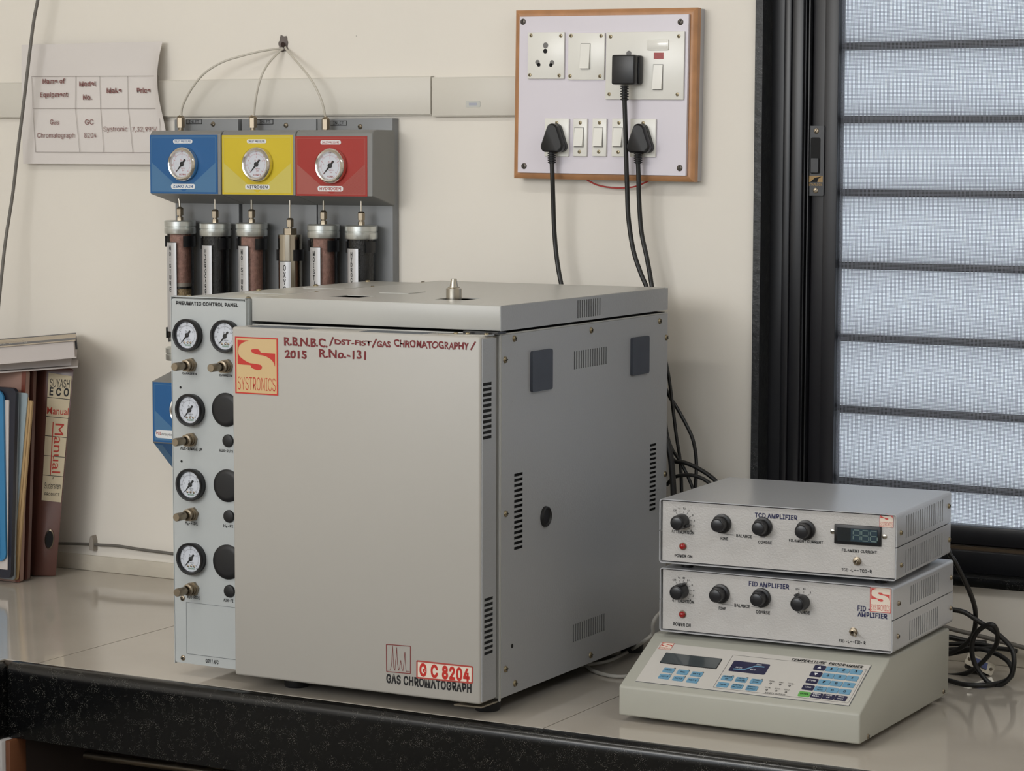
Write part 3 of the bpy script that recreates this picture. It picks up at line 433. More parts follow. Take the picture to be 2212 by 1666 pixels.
def screw(parent, M, p, r=.0035, m=None, h=.0016, name='screw', cross=True):
    key = ('scr', r, h, cross)
    if key not in _cache:
        bm = new(); lathe(bm, [(0, h), (r*.55, h), (r*.9, h*.6), (r, 0)], n=14); _cache[key] = mesh(bm)
        bs = new(); box(bs, -r*.7, r*.7, -r*.12, r*.12, h*.99, h*1.08)
        if cross: box(bs, -r*.12, r*.12, -r*.7, r*.7, h*.99, h*1.08)
        _cache[key+(1,)] = mesh(bs, 0)
    a = random.uniform(0, PI)
    mm = (m or brass); me = _cache[key]
    k2 = key+(mm.name,)
    if k2 not in _cache: c = me.copy(); c.materials.append(mm); _cache[k2] = c
    o = obj(name, _cache[k2], mm, parent, M @ at(p[0], p[1]) @ Matrix.Rotation(a, 4, 'Z'))
    return o, obj_slot(o, _cache[key+(1,)])
def obj_slot(o, me):
    if not me.materials: me.materials.append(dark)
    return None if o.parent and o.parent.parent and o.parent.parent.parent else (lambda c: (COL.objects.link(c), setattr(c, 'parent', o), c)[2])(bpy.data.objects.new('slot', me))

# logo: drawn in a 1 x 1.33 field
def logo(parent, M, p00, p11, red, base, clip=1.33, w=.0004, bold=0.0, txtm=None, flat=None):
    (u0, v0), (u1, v1) = p00, p11
    H = 1.33; bg_ = new()
    def mp(p): return Vector((u0+(u1-u0)*p[0], v0+(v1-v0)*p[1]/H, 0))
    st = poly(parent, 'sticker', [mp(p)[:2] for p in ((0, 0), (1, 0), (1, clip), (0, clip))], M, base, w)
    bm = new()
    def face(pts):
        pts = [p for p in pts]
        bm.faces.new([bm.verts.new(M @ (mp(p)+Vector((0, 0, w+.0002)))) for p in pts])
    bw = .03
    for q in (((0, 0), (1, 0), (1, bw), (0, bw)), ((0, bw), (bw, bw), (bw, clip), (0, clip)), ((1-bw, bw), (1, bw), (1, clip), (1-bw, clip))): face(q)
    if clip > 1.32: face(((bw, H-bw), (1-bw, H-bw), (1-bw, H), (bw, H)))
    def Z(x, y): return ((x-62)/676, H*(1100-y)/890)       # sticker survey units -> logo units
    def cv(pts, n=6): return [tuple(p)[:2] for p in smooth([(*p, 0) for p in pts], n)]
    A = [Z(103, 262)]+[Z(285, 265)]+cv([Z(285, 265), Z(190, 305), Z(130, 360), Z(112, 430)])
    B = [Z(103, 262), Z(112, 430)]
    face([Z(103, 262)] + cv([Z(103, 640), Z(103, 520), Z(103, 400)])[:0] + [Z(103, 460)] + cv([Z(112, 430), Z(130, 355), Z(190, 300), Z(285, 265)])) if clip > 1.3 else None
    face([Z(103, 450)] + [Z(103, 642), Z(305, 648)] + cv([Z(305, 648), Z(330, 690), Z(400, 716), Z(460, 710), Z(487, 680), Z(470, 640), Z(400, 626)]) + cv([Z(400, 626), Z(280, 610), Z(180, 555), Z(125, 500), Z(112, 450)])[1:])
    face(cv([Z(470, 445), Z(440, 400), Z(385, 392), Z(330, 402), Z(318, 425), Z(345, 455), Z(410, 478)]) + cv([Z(410, 478), Z(520, 492), Z(610, 530), Z(665, 585), Z(693, 655)])[1:] + [Z(695, 450)])
    obj('emblem', mesh(bm, 0, False), red, parent if (parent.parent and parent.parent.parent) else st)
    tb = text_bm('SYSTRONICS', bold-.006); x0 = min(v.co.x for v in tb.verts); x1 = max(v.co.x for v in tb.verts)
    for v in tb.verts: v.co = M @ (mp((.06+.88*(v.co.x-x0)/(x1-x0), .09+.31*v.co.y/CAP))+Vector((0, 0, w+.0002)))
    obj('lettering', mesh(tb, 0, False), red, st)
    return st

# ================================================================== SETTING
def struct(name, bm, m, sm=30): return obj(name, bm, m, kind='structure')
WX0, WZ0, WX1, WZ1 = .089, .118, .95, 1.30            # window opening
bm = new()
holed(bm, front(0), -2.2, 2.6, -.95, 1.75, .16, [(WX0, WZ0, WX1, WZ1)])
struct('wall_back', bm, wallm)
bm = new(); box(bm, -2.36, -2.2, -4.6, .16, -.95, 1.75); struct('wall_left', bm, wallm)
bm = new(); box(bm, 2.6, 2.76, -4.6, .16, -.95, 1.75); struct('wall_right', bm, wallm)
bm = new(); box(bm, -2.36, 2.76, -4.6, .16, -1.0, -.95); struct('floor', bm, floorm)
bm = new(); box(bm, -2.36, 2.76, -4.6, .16, 2.15, 2.25); struct('ceiling', bm, ceilm)
bm = new(); holed(bm, Matrix(((-1, 0, 0, 0), (0, 0, 1, -4.6), (0, 1, 0, 0), (0, 0, 0, 1))), -2.76, 2.36, -.95, 2.15, .15, [(-1.6, .55, 2.1, 2.0)]); struct('wall_front', bm, wallm)
bm = new(); box(bm, -2.36, 2.76, .0, .16, 1.75, 2.15); box(bm, -2.36, -2.2, -4.6, 0, 1.75, 2.15); box(bm, 2.6, 2.76, -4.6, 0, 1.75, 2.15); struct('trim_1', bm, wallm)
# skirting band between counter and wall
bm = new(); box(bm, -2.19, .06, -.006, 0, 0, .029, bev=.002); box(bm, .06, 2.5, -.005, 0, 0, .030, bev=.002)
struct('baseboard_back', bm, skirtm)

# counter: L-shaped, tiles with recessed joints, granite fascia
ct = thing('counter', 'L-shaped laboratory counter with polished beige tile top and black granite edge', 'counter')
bm = new(); box(bm, -2.19, 2.55, -.705, -.001, -.03, -.0015); box(bm, -2.19, -.835, -3.4, -.705, -.03, -.0015); obj('screed', bm, groutm, ct)
xs = [-2.19, -1.638, -.774, .090, .954, 1.818, 2.55]; g = .0009
for i in range(6):
    bm = new(); a, b = xs[i]+g, xs[i+1]-g
    box(bm, a, b, -.700, -.0005, -.012, 0); obj('tile', bm, tilem, ct)
for j in range(4):
    y1 = -.7014-j*.6; bm = new(); box(bm, -2.19, -1.44, y1-.599, y1, -.012, 0); obj('tile', bm, tilem, ct)
    bm = new(); box(bm, -1.439, -.838, y1-.599, y1, -.012, 0); obj('tile', bm, tilem, ct)
def fascia(bm, x0, x1, M=I4):
    prof = [(-.700, -.0005), (-.706, .0002), (-.7125, -.001), (-.718, -.0045), (-.7205, -.010), (-.721, -.018), (-.721, -.114), (-.700, -.114)]
    a = [bm.verts.new(M @ Vector((x0, *p))) for p in prof]; b = [bm.verts.new(M @ Vector((x1, *p))) for p in prof]
    bm.faces.new(a); bm.faces.new(b[::-1])
    for i in range(len(prof)): j = (i+1) % len(prof); bm.faces.new((a[i], b[i], b[j], a[j]))
bm = new(); fascia(bm, -.8165, 2.55); obj('fascia', bm, granite, ct)
bm = new()
RM = Matrix.Translation((-.8185-.721, 0, 0)) @ Matrix.Rotation(PI/2, 4, 'Z')
fascia(bm, -3.4, -.7185, RM); obj('fascia', bm, granite, ct)

# base cabinets below
cab = thing('base_cabinet', 'dark wooden base cabinet under the counter with brown end panel', 'cabinet')
bm = new(); box(bm, -.822, -.8005, -.700, -.10, -.94, -.116, bev=.001); obj('end_panel', bm, woodd, cab)
bm = new(); box(bm, -.8085, -.8000, -.738, -.7005, -.94, -.1150, bev=.001); obj('edge_strip', bm, woodb, cab)
bm = new(); box(bm, -.799, 2.5, -.10, -.08, -.94, -.032); obj('back_panel', bm, woodd, cab)
bm = new(); tube(bm, [(-.82, -.56, -.175), (.6, -.5, -.175)], .006, sm=0); obj('rail', bm, nickel, cab)
bm = new(); tube(bm, [(-.60, -.12, -.16), (-.80, -.66, -.30)], .008, sm=0); obj('rail', bm, nickel, cab)
lg = thing('table_leg', 'white painted leg beside the brown cabinet below the counter corner', 'table leg')
bm = new(); box(bm, -.858, -.8095, -.745, -.703, -.95, -.1150, bev=.003); obj('post', bm, paintw, lg)
bm = new(); box(bm, -.8600, -.8090, -.747, -.7015, -.95, -.935, bev=.002); obj('foot_cap', bm, black, lg)

# ------------------------------------------------------------------ window
wn = bpy.data.objects.new('window_1', None); COL.objects.link(wn); wn['kind'] = 'structure'
F = front(0)
bm = new(); box(bm, WX0-.001, .1005, -.008, .14, WZ0, WZ1)
obj('jamb_slab', bm, granrough, wn)
bm = new(); box(bm, WX0, WX1, -.012, .14, WZ0-.001, .1320, bev=.0015); obj('sill_slab', bm, granite, wn)
bm = new(); box(bm, .1005, .121, .030, .13, .132, WZ1); box(bm, .121, .1335, .0275, .05, .132, WZ1, bev=.002); box(bm, .1335, .1530, .030, .13, .132, WZ1, bev=.002)
box(bm, .1005, WX1, .028, .13, .132, .1650, bev=.001)
obj('outer_frame', bm, alu, wn)
bm = new()
for yy in (.040, .052, .064): box(bm, .153, WX1, yy, yy+.002, .165, .1695)
obj('sliding_track', bm, bronze, wn)
for q in (.1530, .1575):
    bm = new(); box(bm, q, q+.002, .036+(q-.153), .12, .132, WZ1); obj('track_lip', bm, black, wn)
sh = obj('sash_stile', (lambda b: (box(b, .1610, .2045, .050, .075, .172, WZ1, bev=.0015), box(b, .1820, .2045, .046, .052, .172, WZ1, bev=.001), b)[2])(new()), alu2, wn)
bm = new(); box(bm, .2045, WX1, .048, .073, .1715, .2000, bev=.0015); obj('sash_rail', bm, alu, wn)
bm = new(); box(bm, .2045, WX1, .0595, .0600, .2000, WZ1); obj('insect_screen', mesh(bm, 0), screenmesh, wn)
# sash lock
FS = front(.050)
lk0, lk1 = (0.1575,0.8107), (0.1838,0.7022)
LU0, LU1, LV0, LV1 = lk0[0], lk1[0], lk1[1], lk0[1]
bm = new(); prism(bm, rrect(LU0, LV0, LU1, LV1, .0015), .004, .0065, FS)
lock = obj('lock_plate', bm, alu, wn)
bm = new(); prism(bm, rrect(LU0+.004, LV0+.034, LU1-.006, LV1-.018, .003), .0065, .0068, FS); obj('lock_recess', bm, dark, lock)
bm = new(); prism(bm, rrect(LU0+.006, LV0+.036, LU1-.008, LV0+.058, .001), .0068, .0095, FS); obj('lock_slider', bm, black, lock)
screw(lock, FS @ at(0, 0, .0065), ((LU0+LU1)/2, LV1-.008), .0045, nickel, cross=False); screw(lock, FS @ at(0, 0, .0065), ((LU0+LU1)/2, LV0+.008), .0045, nickel, cross=False)
poly(lock, 'badge', [(LU0+.0015, LV0+.021), (LU1-.0015, LV0+.021), (LU1-.0015, LV0+.031), (LU0+.0015, LV0+.031)], FS, goldp, .0067)
poly(lock, 'bird_emblem', [(LU0+.004, LV0+.021), (LU0+.012, LV0+.028), (LU1-.003, LV0+.030), (LU0+.017, LV0+.026), (LU0+.016, LV0+.021)], FS, dark, .0069)
text(lock, 'STARLOCK', FS, (LU0+.002, LV0+.0155), (LU1-.002, LV0+.019), goldp, .02, .0068)
# louvre blades outside
for k in range(9):
    z = 1.0505-.1139*k
    bm = new()
    M = Matrix.Translation((.55, .098, z-.006)) @ Matrix.Rotation(math.radians(-2.2), 4, 'X')
    box(bm, -.45, .45, -.002, .002, -.106, -.001, M); obj('louvre_blade', mesh(bm, 0), frost, wn)
    bm = new(); box(bm, .1, 1.0, .088, .150, z-.0080, z+.0035, bev=.002); obj('louvre_bar', bm, alu, wn)

# ================================================================== GAS CHROMATOGRAPH
gc = thing('gas_chromatograph', 'large grey cabinet instrument with red logo sticker and handwritten red lettering on its door', 'instrument', (0, -.6582, 0), .0079)
GW, GD, Z0, ZT = .4056, .5367, .022, .522
D0 = .0465
# oven body
bm = new(); box(bm, -GW, -.0035, .004, GD, Z0, ZT+.002, bev=.001); obj('oven_body', bm, dark, gc)
bm = new(); box(bm, -.0028, -.0006, -.001, .0035, Z0-.004, ZT, bev=.0004); box(bm, -GW, -.0008, .0, .004, Z0, ZT-.001); obj('body_edge', bm, panelm, gc)
bm = new(); box(bm, -GW, -.001, .0005, GD, ZT-.0006, ZT+.0015, bev=.0005); obj('body_top', bm, panelm, gc)
GS = side(0)
def slots_v(p00, p01, n, wd):     # p00 = lower-left of first slit, p01 = upper right of last slit: n vertical slits
    (a, z0), (b, z1) = p00, p01; st = (b-a)/(n-1)
    return [(a+i*st-wd/2, z0, a+i*st+wd/2, z1) for i in range(n)]
def slots_h(c0, c1, n, u0, u1, ht):  # n stacked horizontal slots from z c0 (top) to c1 (bottom)
    st = (c1-c0)/(n-1); return [(u0, c0+i*st-ht/2, u1, c0+i*st+ht/2) for i in range(n)]
sA = (0.0393,0.3262); sB = (0.0643,0.2243)
rA = (0.4758,0.3224); rB = (0.4992,0.2231)
hv1 = (0.2203,0.4589); hv2 = (0.3228,0.4846)
hw1 = (0.2212,0.0619); hw2 = (0.3206,0.0880)
holes = slots_h(sA[1], sB[1], 15, sA[0], sB[0], .0042)+slots_h(rA[1], rB[1], 15, rA[0], rB[0], .0038)
holes += slots_v(hv1, hv2, 15, .0034)+slots_v(hw1, hw2, 15, .0034)
bm = new(); holed(bm, GS, .003, GD, Z0, ZT-.0006, .0012, [tuple(round(v, 5) for v in h) for h in holes])
sp = obj('side_panel', mesh(bm, 20), sidem, gc)
for p in [(0.0381,0.5149), (0.2724,0.5119), (0.5068,0.5115), (0.5314,0.4847), (0.0120,0.4876), (0.0144,0.2764), (0.0149,0.0607), (0.0421,0.0356), (0.2759,0.0332), (0.5304,0.2724)]:
    screw(sp, GS, p, .0047, h=.0028)
for p in [(0.0322,0.4275), (0.0330,0.2541), (0.0338,0.0897), (0.5078,0.4244), (0.5079,0.2501)]:
    bm = new(); lathe(bm, [(.0026, .0), (.0032, .0003), (.0024, .0003), (.0020, .0001), (0, .0001)], n=14); obj('rivet_hole', bm, dark if p[1] < .1 else sidem, sp, GS @ at(*p))
def pad(p, q):
    bm = new(); prism(bm, rrect(p[0], p[1], q[0], q[1], .0035), 0, .0042, GS); obj('rubber_pad', bm, slate, sp, label='dark slate rubber pad')
pad((0.0848,0.4373), (0.1454,0.4940)); pad((0.4043,0.4353), (0.4633,0.4921))
gp = (0.1310,0.2576)
bm = new(); lathe(bm, [(.0, .002), (.0105, .002), (.0125, .0045), (.0142, .0035), (.0148, 0)], n=28); obj('grommet', bm, blackm, sp, GS @ at(*gp), label='black rubber grommet')
# door
dr = obj('oven_door', (lambda b: (box(b, -.0041-.4038, -.0041-.0012, -.047, -.0035, Z0, ZT, bev=.0035, seg=3), b)[1])(new()), creamm, gc)
d1 = (-0.0419,0.4580); d2 = (-0.0172,0.4560); d3 = (-0.0294,0.3855)
e1 = (-0.0375,0.1650); e2 = (-0.0130,0.1611); e3 = (-0.0252,0.0904)
dc = (-0.0296,0.4578); ec = (-0.0253,0.1643)
hs = slots_h(dc[1], d3[1], 11, d1[0], d2[0], .0043)+slots_h(ec[1], e3[1], 11, e1[0], e2[0], .0043)
bm = new(); holed(bm, side(-.0041), -.0435, -.0045, Z0+.003, ZT-.003, .0011, [tuple(round(v, 5) for v in h) for h in hs]); obj('door_side_plate', mesh(bm, 20), sidem, dr)
for h in (hs[:11], hs[11:]):
    bm = new(); box(bm, -.0053, -.0051, h[0][0]-.0015, h[0][2]+.0015, min(q[1] for q in h)-.001, max(q[3] for q in h)+.001); obj('slot_shade_plate', mesh(bm, 0), dark, dr)  # near-black plates behind the slots stand in for the shade inside
bm = new()
for a, b in ((-.335, 9), (-.150, 9)):
    for k in range(7): box(bm, a-.05, a+.05, -.040+k*.005, -.0385+k*.005, ZT-.0002, ZT+.0004)
obj('top_vent', mesh(bm, 0), platedark, dr)
DF = front(-.047)
logo(dr, DF, (-0.4022,0.4279), (-0.3296,0.5085), sred, scream, bold=-.005)
for s, p, q in (('R.B.N.B.C.', (-0.3189,0.4995), (-0.2470,0.5106)), ('DST-FIST', (-0.2356,0.5039), (-0.1759,0.5104)), ('GAS', (-0.1673,0.5031), (-0.1454,0.5108)),
                ('CHROMATOGRAPHY', (-0.1399,0.5044), (-0.0225,0.5135)), ('2015', (-0.3183,0.4821), (-0.2816,0.4922)), ('R.No.-131', (-0.2609,0.4851), (-0.1847,0.4960))):
    bm = script_bm(s, .028, 4)
    x0 = min(v.co.x for v in bm.verts); x1 = max(v.co.x for v in bm.verts)
    for v in bm.verts:
        a = (v.co.x-x0)/(x1-x0); b = v.co.y/CAP2; b += .05*math.sin(a*21+len(s)); a2 = a+.006*math.sin(b*5+a*30)
        v.co = DF @ Vector((p[0]+(q[0]-p[0])*a2, p[1]+(q[1]-p[1])*b, .0005))
    obj('handwriting', mesh(bm, 0, False), redink, dr)
for p, q in (((-0.2437,0.5011), (-0.2378,0.5136)), ((-0.1747,0.5015), (-0.1680,0.5138)), ((-0.0200,0.5044), (-0.0126,0.5159))):
    lines(dr, 'handwriting', [(p, q)], DF, redink, .0021, .0005)
# model plate
bx = [(-0.1043,0.0497), (-0.0173,0.0511), (-0.0170,0.0735), (-0.1042,0.0728)]
poly(dr, 'name_sticker', bx, DF, swhite, .0003)
lines(dr, 'sticker_border', path(bx, True), DF, oldred, .0022, .0005)
text(dr, 'G C 8204', DF, (-0.1004,0.0533), (-0.0215,0.0694), sred, .040, .0005)
text(dr, 'GAS CHROMATOGRAPH', DF, (-0.1537,0.0378), (-0.0186,0.0493), ink, .034)
ic = [(-0.1532,0.0530), (-0.1149,0.0541), (-0.1148,0.0923), (-0.1535,0.0911)]
lines(dr, 'graph_emblem', path(ic, True), DF, mat('maroon_print', (120, 34, 34), .5), .0011, .0004)
gr = [(-0.1527,0.0548), (-0.1471,0.0558), (-0.1451,0.0641), (-0.1433,0.0900), (-0.1417,0.0602), (-0.1398,0.0559), (-0.1380,0.0732), (-0.1368,0.0887), (-0.1354,0.0650), (-0.1337,0.0566), (-0.1320,0.0612), (-0.1303,0.0712), (-0.1286,0.0594), (-0.1269,0.0566), (-0.1255,0.0660), (-0.1237,0.0837), (-0.1223,0.0600), (-0.1214,0.0561), (-0.1192,0.0572), (-0.1153,0.0563)]
lines(dr, 'graph_emblem', path(gr), DF, MATS['maroon_print'], .0006, .0004)
# hinges and feet
hg = obj('hinge', (lambda b: (prism(b, [(-.078, -.034), (-.066, -.016), (-.004, -.010), (-.004, -.030), (-.040, -.042), (-.074, -.040)], ZT+.0002, ZT+.0018), b)[1])(new()), steel, gc)
for p in ((-.055, -.026), (-.040, -.020), (-.012, -.018)): screw(hg, top(ZT+.0018), p, .0035, h=.002)
bm = new(); box(bm, -.052, .002, -.012, .012, ZT+.0016, ZT+.0045); obj('hinge_bracket', bm, black, gc)
bm = new(); prism(bm, [(-.045, -.049), (-.004, -.046), (-.002, -.004), (-.03, .01)], Z0-.0045, Z0-.0025); obj('hinge', bm, steel, gc)
for p in ((-.030, .018), (-.345, .018), (-.030, .478), (-.345, .478)):
    bm = new(); lathe(bm, [(0, 0), (.0165, 0), (.018, .003), (.019, Z0), (0, Z0)], n=24); obj('foot', bm, blackm, gc, at(p[0], p[1], 0))
# lid
LZ0, LZ1 = .5272, .5613
f1 = (-0.1575,0.0926); f2 = (-0.1152,0.1503)
g1 = (-0.3198,0.0700); g2 = (-0.2853,0.1407)
def hr(a, b, w_, d_): return (round(a[0], 4), round(a[1], 4), round(a[0]+w_, 4), round(a[1]+d_, 4))
H1 = hr(f1, f2, .050, .050); H2 = hr(g1, g2, .050, .050)
bm = new(); holed(bm, top(LZ1), -GW+.003, -.003, .003, GD-.003, .0012, [H1, H2])
ld = obj('lid', mesh(bm, 20), panelm, gc)
bm = new(); box(bm, -GW, -.0005, -.0005, .004, LZ0, LZ1+.0003, bev=.0016); box(bm, -GW, -GW+.004, .002, GD, LZ0, LZ1+.0003, bev=.0012); box(bm, -GW, -.0005, GD-.004, GD, LZ0, LZ1+.0003, bev=.0012); obj('lid_skirt', bm, panelm, ld)
hl1 = (0.2306,0.5318); hl2 = (0.3011,0.5592)
bm = new(); holed(bm, side(0), .0005, GD, LZ0, LZ1-.0004, .0012, [tuple(round(v, 5) for v in h) for h in slots_v((hl1[0], max(hl1[1], LZ0+.003)), (hl2[0], LZ1-.004), 11, .0034)])
obj('lid_side', mesh(bm, 20), sidem, ld)
bm = new(); box(bm, -GW+.004, -.0045, .0045, GD-.005, LZ0+.001, LZ1-.014); obj('lid_inner', bm, dark, ld)
bm = new()
for k in range(14): box(bm, H2[0]+.002+k*.0033, H2[0]+.0036+k*.0033, H2[1]+.001, H2[3], LZ1-.006, LZ1-.004)
obj('grille', bm, platedark, ld)
bm = new(); lathe(bm, [(.0, .0), (.0112, 0), (.0112, .017), (.0085, .0185), (.0085, .0195), (.0062, .0198), (.0040, .031), (.0032, .031), (.0032, .026), (0, .026)], n=28)
for k in range(24): pass
ip = (-0.1420,0.1148)
obj('injector_port', bm, steel, gc, Matrix.Translation((ip[0], ip[1]+.006, LZ1-.003)), label='knurled steel injector port')
def flap(a, w_, d_):
    bm = new(); box(bm, a[0], a[0]+w_, a[1], a[1]+d_, LZ1-.0005, LZ1+.0009); obj('access_flap', bm, panelm, gc)
flap((-0.3075,0.1878), .05, .05)
# pneumatic module
PZ = .5575
bm = new(); box(bm, -.5422, -.4105, .0, .5367, Z0, PZ, bev=.0012); obj('pneumatic_housing', bm, panelm, gc)
for (u, v) in ((-.530, .02), (-.425, .02), (-.530, .20), (-.425, .20), (-.530, .36), (-.425, .36), (-.425, .515), (-.530, .515)):
    screw(gc, top(PZ), (u, v), .0042, h=.003)
for (u, v) in ((-.515, .14), (-.515, .30)):
    bm = new(); box(bm, u, u+.075, v, v+.06, PZ-.0005, PZ+.0010); obj('access_flap', bm, panelm, gc)
PM = Matrix.Translation((-.54325, -.0057, 0)) @ Matrix.Rotation(-.0231, 4, 'Z')
NP = PM @ front(0)
bm = new(); prism(bm, rrect(.0012, .0200, .1325, .5560, .003), -.010, .0, NP)
pn = obj('control_panel', bm, pnm, gc)
bm = new()
for q in ((0, .0182, .0010, .5598), (.1327, .0182, .1337, .5598), (0, .5585, .1337, .5598)): box(bm, q[0], q[2], q[1], q[3], -.012, .0006, NP)
box(bm, .1338, .1350, .50, .5590, -.02, -.004, NP)
obj('panel_rim', bm, pnm, gc)
text(pn, 'PNEUMATIC CONTROL PANEL', NP, (0.0093,0.5475), (0.1204,0.5523), ink, .030)
# gauges
def gauge_parts(r, depth, rim, brand):
    bm = new(); lathe(bm, [(r*.86, 0), (r*.96, 0), (r*.96, depth*.55), (r, depth*.6), (r, depth*.92), (r*.975, depth), (r*.86, depth*.97), (r*.80, depth*.72), (r*.80, depth*.6)], n=40); ca = mesh(bm)
    bm = new(); lathe(bm, [(0, depth*.58), (r*.83, depth*.58)], n=32); di = mesh(bm, 0)
    bm = new()
    a = math.radians(228); M = Matrix.Rotation(a, 4, 'Z')
    prism(bm, [(-r*.36, -r*.055), (-r*.12, -r*.045), (0, -r*.06), (r*.64, -r*.006), (r*.64, r*.006), (0, r*.06), (-r*.12, r*.045), (-r*.36, r*.055)], depth*.62, depth*.66, M)
    lathe(bm, [(r*.14, depth*.60), (r*.14, depth*.68), (r*.07, depth*.72), (0, depth*.72)], n=16); ne = mesh(bm)
    bm = new()
    for k in range(41):
        t = math.radians(225-270*k/40); big = k % 10 == 0
        l = (.52, .66) if big else (.56, .62)
        p, q = Vector((math.cos(t)*l[0]*r, math.sin(t)*l[0]*r)), Vector((math.cos(t)*l[1]*r, math.sin(t)*l[1]*r)); d = (q-p).normalized(); n = Vector((-d.y, d.x))*r*(.012 if big else .007)
        bm.faces.new([bm.verts.new(Vector((*x, depth*.60))) for x in (p-n, q-n, q+n, p+n)])
    def tx(s, x, y, h, bold=0):
        tb = text_bm(s, bold); x0 = min(v.co.x for v in tb.verts); x1 = max(v.co.x for v in tb.verts); k = h/CAP
        for v in tb.verts: v.co = Vector((x+(v.co.x-(x0+x1)/2)*k, y+v.co.y*k-h/2, depth*.60))
        me = bpy.data.meshes.new('t'); tb.to_mesh(me); tb.free(); bm.from_mesh(me); bpy.data.meshes.remove(me)
    tx('0', -.52*r, -.56*r, .1*r); tx('10', -.70*r, -.05*r, .1*r); tx('20', -.52*r, .48*r, .1*r); tx('30', 0, .74*r, .1*r); tx('40', .53*r, .48*r, .1*r); tx('60', .48*r, -.58*r, .1*r)
    tx('0-4', .02*r, .22*r, .11*r, .01); tx('1', -.42*r, .08*r, .08*r); tx('2', 0, .42*r, .08*r); tx('3', .4*r, .2*r, .08*r); tx('psi', .08*r, -.36*r, .09*r); tx('kg/cm', .08*r, -.24*r, .08*r)
    mk = mesh(bm, 0, False)
    bm = new(); lathe(bm, [(0, depth*.80), (r*.81, depth*.80)], n=32); gl = mesh(bm, 0)
    tb = text_bm(brand, .01); x0 = min(v.co.x for v in tb.verts); x1 = max(v.co.x for v in tb.verts)
    for v in tb.verts: v.co = Vector((.05*r+((v.co.x-x0)/(x1-x0)-.5)*.5*r, -.66*r+v.co.y/CAP*.10*r, depth*.60))
    br = mesh(tb, 0, False)
    return ca, di, ne, mk, gl, br
GB = gauge_parts(.0237, .012, black, 'WAAREE')
bm = new()
for x in (-.22, .03, .26):
    lathe(bm, [(.0018, .0069), (.0018, .0074), (.0010, .0078), (0, .0078)], at(x*.0237, -.46*.0237, 0), 12)
GBS = mesh(bm)
def put_gauge(parent, M, parts, ms, name='pressure_gauge', extra=None):
    o = obj(name, parts[0], ms[0], parent, M)
    for n, me, m in (('dial', parts[1], ms[1]), ('needle', parts[2], ms[2]), ('scale_marks', parts[3], ms[3]), ('glass', parts[4], gglass), ('brand_print', parts[5], ms[4])): obj(n, me, m, o)
    if extra: obj('dial_screws', extra, nickel, o)
    return o
gpos = [(0.0340,0.5042), (0.1013,0.5051), (0.0371,0.3955), (0.0368,0.2863), (0.0365,0.1774)]
for p in gpos: put_gauge(gc, NP @ at(*p), GB, (black, dialm, ink, ink, greenink), extra=GBS)
# valves
bm = new(); hexr = .0108
prism(bm, ring(0, 0, hexr, 6, .2), 0, .005)
lathe(bm, [(.0085, .005), (.0085, .009), (.0070, .009), (.0070, .013), (.0085, .013), (.0085, .015), (.0062, .0155), (.0062, .018)], n=24)
vb = mesh(bm)
bm = new(); lathe(bm, [(.0046, .0175), (.0046, .0215), (.0058, .022), (.0060, .0225), (.0060, .0395), (.0054, .0405), (0, .0405)], n=24); vk = mesh(bm)
for p in [(0.0357,0.4605), (0.1001,0.4617), (0.0353,0.3515), (0.0360,0.2424), (0.0357,0.1323)]:
    o = obj('needle_valve', vb, nickel, gc, NP @ at(*p)); obj('knob', vk, nickel, o)
# plugs for unused positions
def plug(p, r, h):
    bm = new(); lathe(bm, [(r, 0), (r, h*.4), (r*.93, h*.8), (r*.7, h), (0, h*1.05)], n=36); obj('blanking_plug', bm, blackm, gc, NP @ at(*p), label='black blanking plug')
for p, r in (((0.0972,0.3985), .0245), ((0.0985,0.2884), .0238), ((0.0977,0.1769), .0255)): plug(p, r, .004)
for p in ((0.1009,0.3537), (0.1013,0.2440), (0.1010,0.1345)): plug(p, .0093, .004)
for p in ((0.0157,0.4269), (0.0163,0.3185)):
    bm = new(); lathe(bm, [(.0019, .0001), (0, .0001)], n=14); obj('hole', mesh(bm, 0), dark, pn, NP @ at(p[0], p[1], .0002))
for p in ((0.0154,0.1162), (0.0152,0.0273)): screw(pn, NP, p, .0042, nickel, h=.002)
b1 = (0.0223,0.0346); b2 = (0.0229,0.1111)
bm = new(); box(bm, b1[0], .128, b1[1], b2[1], -.0012, .0004, NP); obj('blank_plate', bm, pnm, pn)
lines(pn, 'plate_joint', [((b1[0], b1[1]), (.128, b1[1])), ((b1[0], b1[1]), (b1[0], b2[1])), ((b1[0], b2[1]), (.128, b2[1]))], NP, platedark, .0005, .0006)
for s, p, q in (('CARRIER 1', (0.0193,0.4464), (0.0457,0.4492)), ('CARRIER 2', (0.0857,0.4466), (0.1129,0.4495)), ('AUX-1/MAKE UP', (0.0142,0.3359), (0.0536,0.3400)), ('AUX-2 / S', (0.0840,0.3371), (0.1089,0.3407)),
                ('H\u2082-FID1', (0.0219,0.2265), (0.0446,0.2309)), ('H\u2082-FI', (0.0908,0.2277), (0.1078,0.2314)), ('AIR-FID1', (0.0240,0.1172), (0.0468,0.1218)), ('AIR-FI', (0.0896,0.1185), (0.1070,0.1225)), ('GSV / AFC', (0.0565,0.0248), (0.0796,0.0301))):
    text(pn, s, NP, p, q, ink, .024)

